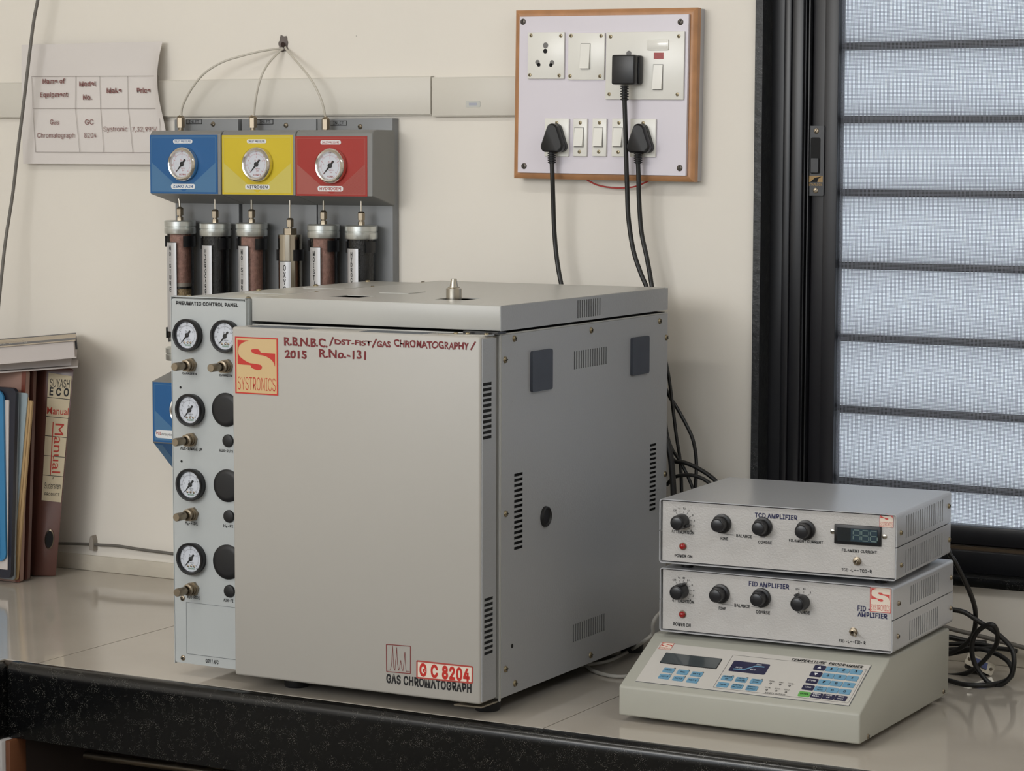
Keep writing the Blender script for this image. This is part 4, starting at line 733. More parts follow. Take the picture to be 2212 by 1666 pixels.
# ================================================================== AMPLIFIERS
def ushell(W_, H_, D_, r, t, up, zm, side_holes):
    """bent sheet half shell: up = True is the cover, False is the tray; open front"""
    bm = new()
    def arc(cx_, cz_, a0, rr): return [(cx_+rr*math.cos(a0+PI/2*k/5), cz_+rr*math.sin(a0+PI/2*k/5)) for k in range(6)]
    if up: out = [(0, zm)]+arc(r, H_-r, PI, r)[::1]; 
    def prof(off):
        if up:
            a = [(r-(r-off)*math.cos(PI/2*k/5), H_-r+(r-off)*math.sin(PI/2*k/5)) for k in range(6)]
            b = [(W_-r+(r-off)*math.sin(PI/2*k/5), H_-r+(r-off)*math.cos(PI/2*k/5)) for k in range(6)]
            return [(off, zm)]+a+b
        a = [(r-(r-off)*math.cos(PI/2*k/5), r-(r-off)*math.sin(PI/2*k/5)) for k in range(6)]
        b = [(W_-r+(r-off)*math.sin(PI/2*k/5), r-(r-off)*math.cos(PI/2*k/5)) for k in range(6)]
        return [(off, zm)]+a+b
    po, pi_ = prof(0), prof(t)
    V = [[bm.verts.new((p[0], y, p[1])) for p in P] for y in (0, D_) for P in (po, pi_)]
    n = len(po)
    for i in range(n-1):
        for a, b in ((0, 2), (1, 3)): bm.faces.new((V[a][i], V[a][i+1], V[b][i+1], V[b][i]))
        bm.faces.new((V[0][i], V[0][i+1], V[1][i+1], V[1][i])); bm.faces.new((V[2][i], V[2][i+1], V[3][i+1], V[3][i]))
    for i in (0, n-1): bm.faces.new((V[0][i], V[1][i], V[3][i], V[2][i]))
    z0, z1 = (zm, H_-r) if up else (r, zm)
    holed(bm, side(W_), 0, D_, z0, z1, t, [tuple(round(v, 5) for v in h) for h in side_holes])
    return mesh(bm, 35)
AW, AH, AD = .3377, .0888, .2555
def amp(label, loc, rz, sh_up, sh_lo, zm, screws, feet_h, nm):
    t = thing('amplifier', label, 'amplifier', loc, rz)
    obj('top_cover', ushell(AW, AH, AD, .004, .0014, True, zm+.0007, sh_up), case2, t)
    obj('bottom_tray', ushell(AW, AH, AD, .004, .0014, False, zm-.0007, sh_lo), case2, t)
    bm = new(); box(bm, .003, AW-.003, .004, .0055, .0028, AH-.003); obj('front_panel', bm, silverm, t)
    bm = new(); box(bm, .003, AW-.003, AD-.006, AD-.004, .003, AH-.003); obj('rear_panel', bm, case2, t)
    bm = new(); box(bm, .004, AW-.004, .006, AD-.007, .004, AH-.004); obj('chassis', bm, dark, t)
    for p in screws: screw(t, side(AW), p, .0036, brass if nm == 'A' else nickel, h=.0028)
    for x, y in ((.03, .03), (AW-.03, .03), (.03, AD-.03), (AW-.03, AD-.03)):
        bm = new(); lathe(bm, [(0, -feet_h), (.008, -feet_h), (.009, 0), (0, 0)], n=16); obj('foot', bm, blackm, t, at(x, y, 0))
    return t
FP = front(.004)
a1, a2, a3, a4 = (0.0426,0.0517), (0.2131,0.0820), (0.0431,0.0055), (0.2127,0.0357)
b1_, b2_, b3_, b4_ = (0.0725,0.0549), (0.1890,0.0806), (0.0700,0.0064), (0.1877,0.0330)
ta = amp('silver amplifier with three-digit dark display, topmost of the stacked boxes', (.1748, -.5228, .2058), .0503,
         slots_v((a1[0], a1[1]), (a2[0], a2[1]), 17, .0036), slots_v((a3[0], a3[1]), (a4[0], a4[1]), 17, .0036), .0445,
         [(0.0166,0.0628), (0.2432,0.0693), (0.0201,0.0190), (0.2481,0.0208)], .0083, 'A')
fb = amp('silver amplifier without display, middle of the three stacked boxes', (.1718, -.514, .1087), .0172,
         slots_v((b1_[0], b1_[1]), (b2_[0], b2_[1]), 14, .0034), slots_v((b3_[0], b3_[1]), (b4_[0], b4_[1]), 14, .0034), .0445,
         [(0.0212,0.0648), (0.2447,0.0655), (0.0199,0.0206), (0.2446,0.0220)], .006, 'B')
# knobs
def knob_mesh():
    bm = new(); lathe(bm, [(.0132, 0), (.0135, .001), (.0130, .0045), (.0105, .0052), (.0100, .0055), (.0093, .0195), (.0085, .0203), (0, .0203)], n=36)
    return mesh(bm)
def pointer_mesh():
    bm = new(); lathe(bm, [(.0108, 0), (.0108, .004), (.0100, .0185), (.0093, .0200), (.0080, .0206), (.0075, .0202), (0, .0202)], n=36)
    box(bm, -.0016, .0016, .008, .0135, .001, .013, bev=.0004)
    return mesh(bm)
KM, PMs = knob_mesh(), pointer_mesh()
bmc = new(); lathe(bmc, [(.0078, .0201), (.0078, .0207), (.0074, .0209), (0, .0209)], n=30); KC = mesh(bmc)
def knob(parent, p, pointer=None):
    M = FP @ at(*p)
    if pointer is not None: M = M @ Matrix.Rotation(pointer, 4, 'Z')
    o = obj('knob', PMs if pointer is not None else KM, black, parent, M); obj('knob_cap', KC, mat('satin_black', (30, 30, 33), .3), o)
for p in ((0.0909,0.0599), (0.1498,0.0596), (0.2108,0.0595)): knob(ta, p)
knob(ta, (0.0321,0.0590), math.radians(-115))
for p in ((0.0900,0.0592), (0.1501,0.0589)): knob(fb, p)
knob(fb, (0.0316,0.0582), math.radians(-28)); knob(fb, (0.2087,0.0579), math.radians(28))
def led(parent, p):
    bm = new(); lathe(bm, [(.0054, 0), (.0054, .0012), (.0044, .0012)], n=20); o = obj('lamp', bm, nickel, parent, FP @ at(*p))
    bm = new(); lathe(bm, [(.0045, 0), (.0045, .002), (.0038, .0042), (.002, .0054), (0, .0057)], n=20); obj('lens', bm, lred, o)
led(ta, (0.0337,0.0246)); led(fb, (0.0333,0.0254))
def dial(parent, c, labs, ticks):
    segs = []
    for s, deg in labs:
        a = math.radians(deg); text(parent, s, FP, (c[0]+math.cos(a)*.0182-.0009*len(s), c[1]+math.sin(a)*.0182-.0012), (c[0]+math.cos(a)*.0182+.0009*len(s), c[1]+math.sin(a)*.0182+.0012), ink, .01)
    for deg in ticks:
        a = math.radians(deg); segs.append(((c[0]+math.cos(a)*.0118, c[1]+math.sin(a)*.0118), (c[0]+math.cos(a)*.0152, c[1]+math.sin(a)*.0152)))
    lines(parent, 'tick_marks', segs, FP, ink, .0004)
for par, c in ((ta, (0.0321,0.0590)), (fb, (0.0316,0.0582))):
    dial(par, c, (('128', 128), ('64', 103), ('32', 80), ('16', 57), ('8', 31), ('4', 7), ('2', -17), ('1', -42)), (128, 103, 80, 57, 31, 7, -17, -42))
dial(fb, (0.2087,0.0579), (('100', 112), ('10', 82), ('1', 50)), (112, 82, 50))
for s, p, q, m, b in (('TCD AMPLIFIER', (0.1378,0.0718), (0.1985,0.0778), navyink, .024), ('ATTENUATION', (0.0166,0.0420), (0.0498,0.0461), ink, .022), ('POWER ON', (0.0215,0.0091), (0.0474,0.0129), ink, .022),
                   ('FINE', (0.0888,0.0376), (0.0995,0.0414), ink, .022), ('BALANCE', (0.1114,0.0428), (0.1340,0.0467), ink, .022), ('COARSE', (0.1429,0.0364), (0.1626,0.0401), ink, .022),
                   ('FILAMENT CURRENT', (0.1869,0.0421), (0.2350,0.0457), ink, .022), ('FILAMENT CURRENT', (0.2614,0.0341), (0.3097,0.0377), ink, .022), ('TCD -L', (0.2613,0.0079), (0.2773,0.0115), ink, .022), ('TCD-R', (0.2865,0.0078), (0.3033,0.0120), ink, .022)):
    text(ta, s, FP, p, q, m, b)
for s, p, q, m, b in (('FID AMPLIFIER', (0.1310,0.0737), (0.1897,0.0798), navyink, .024), ('ATTENUATION', (0.0171,0.0418), (0.0500,0.0458), ink, .022), ('POWER ON', (0.0195,0.0087), (0.0456,0.0132), ink, .022),
                   ('FINE', (0.0872,0.0370), (0.0977,0.0407), ink, .022), ('BALANCE', (0.1103,0.0428), (0.1332,0.0471), ink, .022), ('COARSE', (0.1419,0.0367), (0.1623,0.0409), ink, .022), ('RANGE', (0.2020,0.0419), (0.2197,0.0460), ink, .022),
                   ('FID -', (0.2871,0.0532), (0.3047,0.0601), navyink, .026), ('AMPLIFIER', (0.2872,0.0457), (0.3287,0.0519), navyink, .026), ('FID -L', (0.2617,0.0085), (0.2763,0.0122), ink, .022), ('FID- R', (0.2842,0.0085), (0.2992,0.0127), ink, .022)):
    text(fb, s, FP, p, q, m, b)
def arrow(parent, p, q):
    h = .0008; lines(parent, 'arrow_mark', [(p, q), (p, (p[0]+h*1.6, p[1]+h)), (p, (p[0]+h*1.6, p[1]-h)), (q, (q[0]-h*1.6, q[1]+h)), (q, (q[0]-h*1.6, q[1]-h))], FP, ink, .0005)
arrow(ta, (0.2790,0.0099), (0.2850,0.0098)); arrow(fb, (0.2777,0.0105), (0.2832,0.0105))
lines(ta, 'leader_line', path([(0.0928,0.0472), (0.0930,0.0458), (0.1089,0.0454)])+path([(0.1360,0.0451), (0.1524,0.0449), (0.1526,0.0467)]), FP, ink, .0004)
lines(fb, 'leader_line', path([(0.0916,0.0463), (0.0916,0.0449), (0.1088,0.0447)])+path([(0.1349,0.0450), (0.1505,0.0448), (0.1511,0.0466)]), FP, ink, .0004)
# digital display
da, db = (0.2511,0.0444), (0.3159,0.0708)
bz = obj('display', (lambda b: (box(b, da[0], db[0], da[1], db[1], 0, .0035, FP, bev=.0012), b)[1])(new()), black, ta)
bm = new(); box(bm, da[0]+.0045, db[0]-.0045, da[1]+.0042, db[1]-.0042, .0035, .0037, FP); obj('screen', bm, screen, bz)
mid = da[0]+(db[0]-da[0])*.36
bm = new(); box(bm, mid, db[0]-.005, da[1]+.0046, db[1]-.0046, .0037, .0038, FP); obj('screen_window', bm, screenb, bz)
bm = new(); hh = (db[1]-da[1]); dz0 = da[1]+hh*.24; dh = hh*.52
for i, on in enumerate(('abcefg', 'abcdefg', 'acdefg')):
    x = mid+.0035+i*(db[0]-.0055-mid)/3.05; wd = .0095
    for s, (x0, y0, x1, y1) in dict(a=(0, 1, 1, 1), g=(0, .5, 1, .5), d=(0, 0, 1, 0), f=(0, .5, 0, 1), b=(1, .5, 1, 1), e=(0, 0, 0, .5), c=(1, 0, 1, .5)).items():
        if s not in on: continue
        t = .0006; u0, u1 = x+x0*wd, x+x1*wd; v0, v1 = dz0+y0*dh, dz0+y1*dh
        if x0 == x1: box(bm, u0-t, u0+t, v0+.001, v1-.001, .0038, .0039, FP)
        else: box(bm, u0+.001, u1-.001, v0-t, v0+t, .0038, .0039, FP)
obj('digit_segments', bm, seg, bz)
for p in ((0.2482,0.0597), (0.3199,0.0578)): screw(ta, FP, p, .0036, steel, h=.0012, cross=False)
def toggle(parent, p, dx, dz):
    bm = new(); lathe(bm, [(.0058, 0), (.0058, .0012), (.0050, .0014), (.0050, .003), (.0034, .0034), (.0034, .0052), (.0022, .0055)], n=20)
    prism(bm, ring(0, 0, .0060, 6), .0004, .0022); o = obj('toggle_switch', bm, nickel, parent, FP @ at(*p))
    bm = new(); tube(bm, [(0, 0, .002), (dx*.5, dz*.5, .009), (dx, dz, .016)], .0014, sm=0); obj('lever', bm, steel, o)
toggle(ta, (0.2828,0.0225), .0035, -.001); toggle(fb, (0.2819,0.0242), .0085, -.0025)
la, lb = (0.3127,0.0707), (0.3317,0.0937)
logo(ta, FP, la, lb, spink, swhite, clip=1.33*(.0888-.0038-la[1])/(lb[1]-la[1]) if lb[1] > .085 else 1.33)
logo(fb, FP, (0.3042,0.0537), (0.3336,0.0872), spink, swhite)

# ================================================================== TEMPERATURE PROGRAMMER
tp = thing('temperature_programmer', 'off-white sloping control console with blue keypad, lowest of the stacked boxes', 'control console', (.1578, -.6115, .008), -.0017)
TW, TF, TS, TH, TD = .3472, .0403, .1102, .0947, .3464
bm = new(); pr = [(0, 0), (0, TF), (TS, TH), (TD, TH), (TD, 0)]
a = [bm.verts.new((0, *p)) for p in pr]; b = [bm.verts.new((TW, *p)) for p in pr]
bm.faces.new(a); bm.faces.new(b[::-1])
for i in range(5): j = (i+1) % 5; bm.faces.new((a[i], b[i], b[j], a[j]))
bmesh.ops.bevel(bm, geom=list(bm.edges), offset=.003, segments=3, profile=.5, affect='EDGES')
obj('case', bm, tpm, tp)
for p in ((0.0294,0.0052), (0.3250,0.0078)): screw(tp, side(TW), p, .0036, nickel, h=.0018)
for x, y in ((.03, .04), (TW-.03, .04), (.03, TD-.04), (TW-.03, TD-.04)):
    bm = new(); lathe(bm, [(0, -.008), (.009, -.008), (.010, 0), (0, 0)], n=16); obj('foot', bm, blackm, tp, at(x, y, 0))
SP = slope(TF, TS, TH-TF)
o0, o1 = (0.0195,0.0137), (0.3269,0.1012)
O0, O1 = (o0[0], o0[1]), (o1[0], o1[1])
bm = new(); box(bm, O0[0], O1[0], O0[1], O1[1], 0, .0010, SP, bev=.0003, seg=1); ov = obj('keypad_overlay', bm, overlay, tp)
lines(ov, 'overlay_edge', [((O0[0], O0[1]-.0004), (O1[0], O0[1]-.0004)), ((O1[0]+.0004, O0[1]), (O1[0]+.0004, O1[1]))], SP, platedark, .0012, .0003)
KP = SP @ at(0, 0, .0010)
def lcd(p, q):
    bm = new(); prism(bm, rrect(p[0], p[1], q[0], q[1], .0012), 0, .0006, KP); o = obj('lcd_window', bm, black, ov)
    bm = new(); prism(bm, rrect(p[0]+.0008, p[1]+.0008, q[0]-.0008, q[1]-.0008, .001), .0006, .0009, KP); obj('lcd', bm, lcdm, o)
lcd((0.0370,0.0567), (0.1216,0.0799))
logo(ov, KP, (0.0224,0.0865), (0.0404,0.1020), sred, swhite, w=.0002)
f0, f1_ = (0.1327,0.0178), (0.3246,0.0912)
rr_ = rrect(f0[0], f0[1], f1_[0], f1_[1], .002); lines(ov, 'frame_line', path(rr_, True), KP, ink, .0004, .0002)
g0, g1_ = (0.1390,0.0561), (0.1923,0.0794)
poly(ov, 'graph_field', rrect(g0[0], g0[1], g1_[0], g1_[1], .002), KP, keyn, .0002)
lines(ov, 'graph_curve', path([(0.1448,0.0614), (0.1594,0.0618), (0.1729,0.0723), (0.1859,0.0723)]), KP, keyb, .0022, .0003)
for s, p, q in (('INITIAL', (0.1470,0.0642), (0.1565,0.0663)), ('FINAL', (0.1732,0.0746), (0.1811,0.0764)), ('RATE', (0.1687,0.0631), (0.1761,0.0652))):
    text(ov, s, KP, p, (q[0], p[1]+.0026), white, .01, .0004)
def ttx(s, c, h=.0024, w_=None, m=ink, b=.01, dy=0):
    w_ = w_ or h*.85*len(s); text(ov, s, KP, (c[0]-w_/2, c[1]+dy-h/2), (c[0]+w_/2, c[1]+dy+h/2), m, b, .0013)
KW, KH = .0160, .0098
bm = new(); prism(bm, rrect(-KW/2, -KH/2, KW/2, KH/2, .0014), 0, .0009); km = mesh(bm, 30)
kms = {}
def key(c, m, s, wd=1):
    if m.name not in kms: k = km.copy(); k.materials.append(m); kms[m.name] = k
    obj('key', kms[m.name], m, ov, KP @ at(*c))
    tm = white if m is keyn else ink; L = s.split('|')
    for i, l in enumerate(L):
        dy = 0 if len(L) == 1 else (.0022 if i == 0 else -.0022); h = .0042 if (len(s) == 1) else (.0026 if len(L) == 1 else .0024)
        ttx(l, c, h, min(h*.85*len(l), KW*.82), tm, .01, dy)
def pip(c):
    bm = new(); lathe(bm, [(.0015, .0), (.0015, .0004), (.0009, .0004)], n=14); o = obj('indicator', bm, ink, ov, KP @ at(*c))
for c, s in (((0.0570,0.0426), 'OVEN'), ((0.0782,0.0419), 'INJ'), ((0.0994,0.0412), 'DET 1'), ((0.0567,0.0284), 'AUX 1'), ((0.0779,0.0276), 'AUX 2'), ((0.0991,0.0271), 'DET 2'),
             ((0.1446,0.0404), 'HEATER|ON'), ((0.1650,0.0399), 'AUTO|COOLING'), ((0.1866,0.0399), 'START|STOP'), ((0.1441,0.0254), 'PROG'), ((0.1650,0.0253), 'CONTROL|ON / OFF'), ((0.1863,0.0251), 'SAFETY|CUTOUT')):
    key(c, keyb, s)
for c in ((0.0636,0.0482), (0.0850,0.0473), (0.1060,0.0467), (0.0632,0.0341), (0.0844,0.0334), (0.1055,0.0329), (0.1506,0.0462), (0.1716,0.0458), (0.1931,0.0456),
          (0.2074,0.0398), (0.2212,0.0395), (0.2347,0.0394), (0.2073,0.0259), (0.2209,0.0258), (0.2348,0.0254)): pip(c)
for s, c in (('OVEN', (0.2075,0.0437)), ('INJ', (0.2213,0.0433)), ('DET1', (0.2352,0.0431)), ('AUX1', (0.2073,0.0296)), ('AUX2', (0.2211,0.0295)), ('DET2', (0.2348,0.0295))): ttx(s, c, .0022)
k0 = (0.2070,0.0184); k1 = (0.2359,0.0191)
text(ov, 'SAFETY CUTOUT', KP, k0, (k1[0], k0[1]+.0026), ink, .012, .0004)
k0 = (0.2167,0.0925); k1 = (0.3183,0.0935)
text(ov, 'TEMPERATURE  PROGRAMMER', KP, k0, (k1[0], k0[1]+.0048), ink, .022, .0004, shear=.25)
for c, m, s in (((0.2612,0.0833), keyn, ''), ((0.2784,0.0832), keyb, '1'), ((0.2954,0.0831), keyb, '2'), ((0.3125,0.0831), keyb, '3'),
                ((0.2612,0.0688), keyn, ''), ((0.2784,0.0686), keyb, '4'), ((0.2953,0.0687), keyb, '5'), ((0.3123,0.0687), keyb, '6'),
                ((0.2610,0.0542), keyn, 'STORE'), ((0.2782,0.0542), keyb, '7'), ((0.2951,0.0542), keyb, '8'), ((0.3124,0.0543), keyb, '9'),
                ((0.2609,0.0397), keyn, 'LOAD'), ((0.2781,0.0397), keyb, 'KEY|MUTE'), ((0.2951,0.0398), keyb, '.'), ((0.3121,0.0399), keyb, '0'),
                ((0.2608,0.0254), keyg, 'ENTER'), ((0.2779,0.0255), keyn, 'ERROR|PARA.'), ((0.2948,0.0256), keyn, 'PROG|UP'), ((0.3117,0.0257), keyn, 'PROG|DOWN')):
    if s == '': s = None
    if s: 
        if s == '.': key(c, m, 'o'); continue
        key(c, m, s)
    else:
        if m.name not in kms: k = km.copy(); k.materials.append(m); kms[m.name] = k
        obj('key', kms[m.name], m, ov, KP @ at(*c))
u1p = (0.2612,0.0833); u2p = (0.2612,0.0688)
poly(ov, 'arrow_mark', [(u1p[0]-.0026, u1p[1]-.0022), (u1p[0]+.0026, u1p[1]-.0022), (u1p[0], u1p[1]+.003)], KP, white, .0012)
poly(ov, 'arrow_mark', [(u2p[0]-.0026, u2p[1]+.0022), (u2p[0], u2p[1]-.003), (u2p[0]+.0026, u2p[1]+.0022)], KP, white, .0012)

# ================================================================== SWITCHBOARD
sb = thing('switchboard', 'wooden-framed white wall switchboard with sockets and rocker switches', 'switchboard')
SB = Matrix.Translation((-.3273, 0, .7268)) @ Matrix.Rotation(.0125, 4, 'Y') @ Matrix.Translation((.3273, 0, -.7268))
SM = SB @ front(0)
X0, X1, V0, V1 = -.3273, -.0040, .7268, .9978
bm = new(); box(bm, X0+.001, X1-.001, V0+.001, V1-.001, 0, .024, SM); obj('box_side', bm, lamgrey, sb)
bm = new()
def bar(u0, v0, u1, v1, hor):
    n = 5; prof = [(0, .018), (0, .029), (.35, .0315), (.7, .0310), (1, .027), (1, .018)]
    wdt = .0165
    return prof, wdt
def moulding(a, b, inn, M):
    """moulded wooden bar from a to b (outer corners), inn = inward direction"""
    prof = [(0, .016), (0, .0275), (.003, .0305), (.009, .0315), (.014, .0295), (.0165, .026), (.0165, .016)]
    bmm = new(); d = (Vector(b)-Vector(a)).normalized(); i = Vector(inn); rows = []
    for end, s in ((a, 1), (b, -1)):
        rows.append([bmm.verts.new(M @ Vector((*(Vector(end)+i*p[0]+d*s*p[0]), p[1]))) for p in prof])
    bmm.faces.new(rows[0]); bmm.faces.new(rows[1][::-1])
    for k in range(len(prof)): l = (k+1) % len(prof); bmm.faces.new((rows[0][k], rows[1][k], rows[1][l], rows[0][l]))
    obj('wooden_moulding', bmm, wood, sb)
moulding((X0, V0), (X1, V0), (0, 1), SM); moulding((X0, V1), (X1, V1), (0, -1), SM); moulding((X0, V0), (X0, V1), (1, 0), SM); moulding((X1, V0), (X1, V1), (-1, 0), SM)
bm = new(); box(bm, X0+.0115, X1-.0115, V0+.0095, V1-.0105, .030, .0365, SM, bev=.0004, seg=1); obj('face_sheet', bm, lamin, sb)
SS = SB @ front(-.0365)
def sq(p): # survey of the wall plane -> board plane
    c, s = math.cos(.0125), math.sin(.0125); dx, dz = p[0]+.3273, p[1]-.7268
    return (-.3273+dx*c-dz*s, .7268+dx*s+dz*c)
for p in ((-0.3061,0.9788), (-0.0264,0.9717), (-0.3037,0.7467), (-0.0257,0.7446)): screw(sb, SS, sq(p), .0051, mat('oxidised_screw', (86, 80, 74), .4, metal=.7), h=.0018, cross=False)
def plate(name, p, q, h=.0040):
    p, q = sq(p), sq(q); bm = new(); box(bm, p[0], q[0], p[1], q[1], 0, h, SS, bev=.0010); return obj(name, bm, swm, sb)
def scr(pl, pts, h=.004):
    for p in pts: screw(pl, SS @ at(0, 0, h), sq(p), .0031, brass, h=.0009)
def rocker(pl, p, q, h=.004, down=True):
    p, q = sq(p), sq(q)
    bm = new(); box(bm, p[0], q[0], p[1], q[1], h, h+.0004, SS); obj('rocker_frame', bm, mat('switch_shadow_grey', (120, 118, 114), .5), pl)
    bm = new(); u0, u1, v0, v1 = p[0]+.0008, q[0]-.0008, p[1]+.0008, q[1]-.0008
    vs = [SS @ Vector(c) for c in ((u0, v0, h), (u1, v0, h), (u1, v1, h), (u0, v1, h), (u0, v0+.0005, h+.0055), (u1, v0+.0005, h+.0055), (u1, v1, h+.0010), (u0, v1, h+.0010), (u0, (v0+v1)/2, h+.0024), (u1, (v0+v1)/2, h+.0024))]
    v = [bm.verts.new(c) for c in vs]
    for f in ((0, 1, 5, 4), (4, 5, 9, 8), (8, 9, 6, 7), (7, 6, 2, 3), (1, 2, 6, 9, 5), (0, 4, 8, 7, 3)): bm.faces.new([v[i] for i in f])
    obj('rocker', mesh(bm, 20), swm2, pl)
H_ = .0405
p1 = plate('socket_plate', (-0.2960,0.8870), (-0.2288,0.9605))
scr(p1, [(-0.2894,0.9564), (-0.2352,0.9547), (-0.2914,0.8931), (-0.2380,0.8916)])
def hole(pl, c, r, m=dark, r2=None, dy=0):
    c = sq(c); bm = new(); lathe(bm, [(r*1.12, .0040), (r*1.12, .00415), (r, .0042), (0, .0042)], n=20); obj('socket_hole', mesh(bm, 0), m, pl, SS @ at(*c))
grh = mat('hole_grey', (110, 108, 106), .5)
hole(p1, (-0.2627,0.9399), .0042, grh); hole(p1, (-0.2633,0.9308), .0034)
hole(p1, (-0.2774,0.9131), .0036, grh); hole(p1, (-0.2750,0.9092), .0028); hole(p1, (-0.2509,0.9123), .0036, grh); hole(p1, (-0.2530,0.9085), .0028)
p2 = plate('switch_plate', (-0.2226,0.8845), (-0.1565,0.9579))
scr(p2, [(-0.2167,0.9543), (-0.1631,0.9530), (-0.2183,0.8905), (-0.1648,0.8894)]); rocker(p2, (-0.1997,0.9009), (-0.1817,0.9417))
p3 = plate('power_socket_plate', (-0.1553,0.8526), (-0.0176,0.9569))
scr(p3, [(-0.1461,0.9515), (-0.0272,0.9497), (-0.1481,0.8610), (-0.0290,0.8594)]); rocker(p3, (-0.0715,0.8666), (-0.0536,0.9065))
hole(p3, (-0.1137,0.9243), .0040, grh)
c0, c1 = sq((-0.0700,0.9152)), sq((-0.0531,0.9247))
bm = new(); box(bm, c0[0], c1[0], c0[1], c1[1], .004, .0046, SS); obj('neon_indicator', bm, lred, p3, label='red neon indicator')
c0, c1 = sq((-0.0810,0.9289)), sq((-0.0440,0.9449))
bm = new(); box(bm, c0[0], c1[0], c0[1], c1[1], .004, .0062, SS, bev=.0008); box(bm, c0[0]+.002, c1[0]-.002, c0[1]+.003, c1[1]-.003, .0062, .0066, SS, bev=.0003); obj('label_holder', bm, swm2, p3)
for nm, a, b, rk in (('socket_plate', (-0.2647,0.7626), (-0.2200,0.8227), None), ('switch_plate', (-0.2130,0.7627), (-0.1871,0.8225), ((-0.2103,0.7774), (-0.1930,0.8085))),
                     ('switch_plate', (-0.1784,0.7628), (-0.1525,0.8224), ((-0.1755,0.7774), (-0.1584,0.8084))), ('switch_plate', (-0.1436,0.7624), (-0.1183,0.8222), ((-0.1410,0.7774), (-0.1238,0.8083))),
                     ('socket_plate', (-0.1113,0.7618), (-0.0657,0.8215), None)):
    pl = plate(nm, a, b); cx_ = (a[0]+b[0])/2
    scr(pl, [(cx_+.0005, b[1]-.0065), (cx_-.0008, a[1]+.0070)])
    if rk: rocker(pl, *rk)
bm = new(); tube(bm, [(-0.1973,-0.0200,0.7246), (-0.1801,-0.0160,0.7166), (-0.1563,-0.0120,0.7126), (-0.1348,-0.0120,0.7124), (-0.1125,-0.0140,0.7152), (-0.0884,-0.0200,0.7235)], .0013); obj('red_wire', bm, redwire, sb)

# power plugs and cords
def cord(name, label, head_bm, plug_top, pts, group=None, relief=None):
    t = thing(name, label, 'power cord', group=group)
    hp = obj('plug', head_bm, black, t)
    if relief:
        a, b = Vector(relief[0]), Vector(relief[1]); bm = new(); d = (b-a).normalized(); q = d.to_track_quat('Z', 'Y').to_matrix().to_4x4(); L = (b-a).length
        pf = [(.0045, 0)]
        for k in range(6): pf += [(.0068, L*(k+.15)/6), (.0066, L*(k+.6)/6), (.0044, L*(k+.68)/6), (.0044, L*(k+.98)/6)]
        lathe(bm, pf, Matrix.Translation(a) @ q, 18); obj('strain_relief', bm, blackm, t)
    bm = new(); tube(bm, pts, .0038, 12, 8); obj('cord', bm, cordm, t)
    return t
def tri_plug(cx_, cz_):
    """three-lobed plug, flat face"""
    bm = new(); N = 12
    def outline(s):
        c = [(0, .0135, .0102), (-.0108, -.0128, .0092), (.0108, -.0128, .0092)]
        pts = []
        for (x, y, r), a0, a1 in ((c[0], 15, 165), (c[1], 150, 275), (c[2], -95, 30)):
            for k in range(N+1): a = math.radians(a0+(a1-a0)*k/N); pts.append((s*(x+r*math.cos(a)), s*(y+r*math.sin(a))))
        return pts
    SMp = SM @ at(cx_, cz_, 0); A_, B_ = outline(1.0), outline(.88)
    lay = [(A_, .0405), (A_, .0475), (outline(.93), .048), (outline(.93), .0495), (A_, .050), (A_, .058), (B_, .0605)]
    rows = [[bm.verts.new(SMp @ Vector((p[0], p[1], w))) for p in P] for P, w in lay]
    for r0, r1 in zip(rows, rows[1:]):
        for k in range(len(r0)): l = (k+1) % len(r0); bm.faces.new((r0[k], r0[l], r1[l], r1[k]))
    bm.faces.new(rows[-1]); bm.faces.new(rows[0][::-1]); return bm
PL1 = (-0.2416,0.7912); PL2 = (-0.0881,0.7902)
cord('power_cord', 'black power cord with rounded three-pin plug in the bottom left socket', tri_plug(*sq(PL1)), None,
     [(-0.2443,-0.0520,0.7520), (-0.2442,-0.0500,0.7238), (-0.2451,-0.0460,0.6941), (-0.2448,-0.0420,0.6419), (-0.2399,-0.0420,0.5972), (-0.2306,-0.0450,0.5587), (-0.2177,-0.0500,0.5235), (-0.2082,-0.0550,0.4794), (-0.2191,-0.0400,0.4180)], 'plugged-in power cords', ((-0.2450,-0.0520,0.7720), (-0.2443,-0.0520,0.7505)))
cord('power_cord', 'black power cord with rounded three-pin plug in the bottom right socket', tri_plug(*sq(PL2)), None,
     [(-0.0907,-0.0520,0.7525), (-0.0905,-0.0500,0.7249), (-0.0910,-0.0470,0.6957), (-0.0875,-0.0450,0.6446), (-0.0770,-0.0450,0.6009), (-0.0694,-0.0450,0.5631), (-0.0593,-0.0500,0.5138), (-0.0501,-0.0550,0.4705), (-0.0505,-0.0500,0.4262)], 'plugged-in power cords', ((-0.0910,-0.0520,0.7714), (-0.0906,-0.0520,0.7510)))
q0, q1 = sq((-0.1302,0.8751)), sq((-0.0888,0.9211))
bm = new(); box(bm, q0[0]+.001, q1[0]+.001, q0[1]+.0005, q1[1]-.0005, .0405, .0545, SM, bev=.003); box(bm, q0[0], q1[0]-.0005, q0[1], q1[1], .0560, .070, SM, bev=.003, seg=3); box(bm, q0[0]+.003, q1[0]-.003, q0[1]+.003, q1[1]-.003, .050, .060, SM)
cord('power_cord', 'black power cord with large square plug in the upper right power socket', bm, None,
     [(-0.1113,-0.0600,0.8511), (-0.1108,-0.0580,0.8192), (-0.1108,-0.0550,0.7757), (-0.1098,-0.0520,0.7175), (-0.1080,-0.0500,0.6663), (-0.0991,-0.0500,0.6153), (-0.0858,-0.0500,0.5790), (-0.0742,-0.0500,0.5536), (-0.0601,-0.0550,0.5068), (-0.0532,-0.0550,0.4557)], 'plugged-in power cords', ((-0.1114,-0.0600,0.8742), (-0.1113,-0.0600,0.8496)))

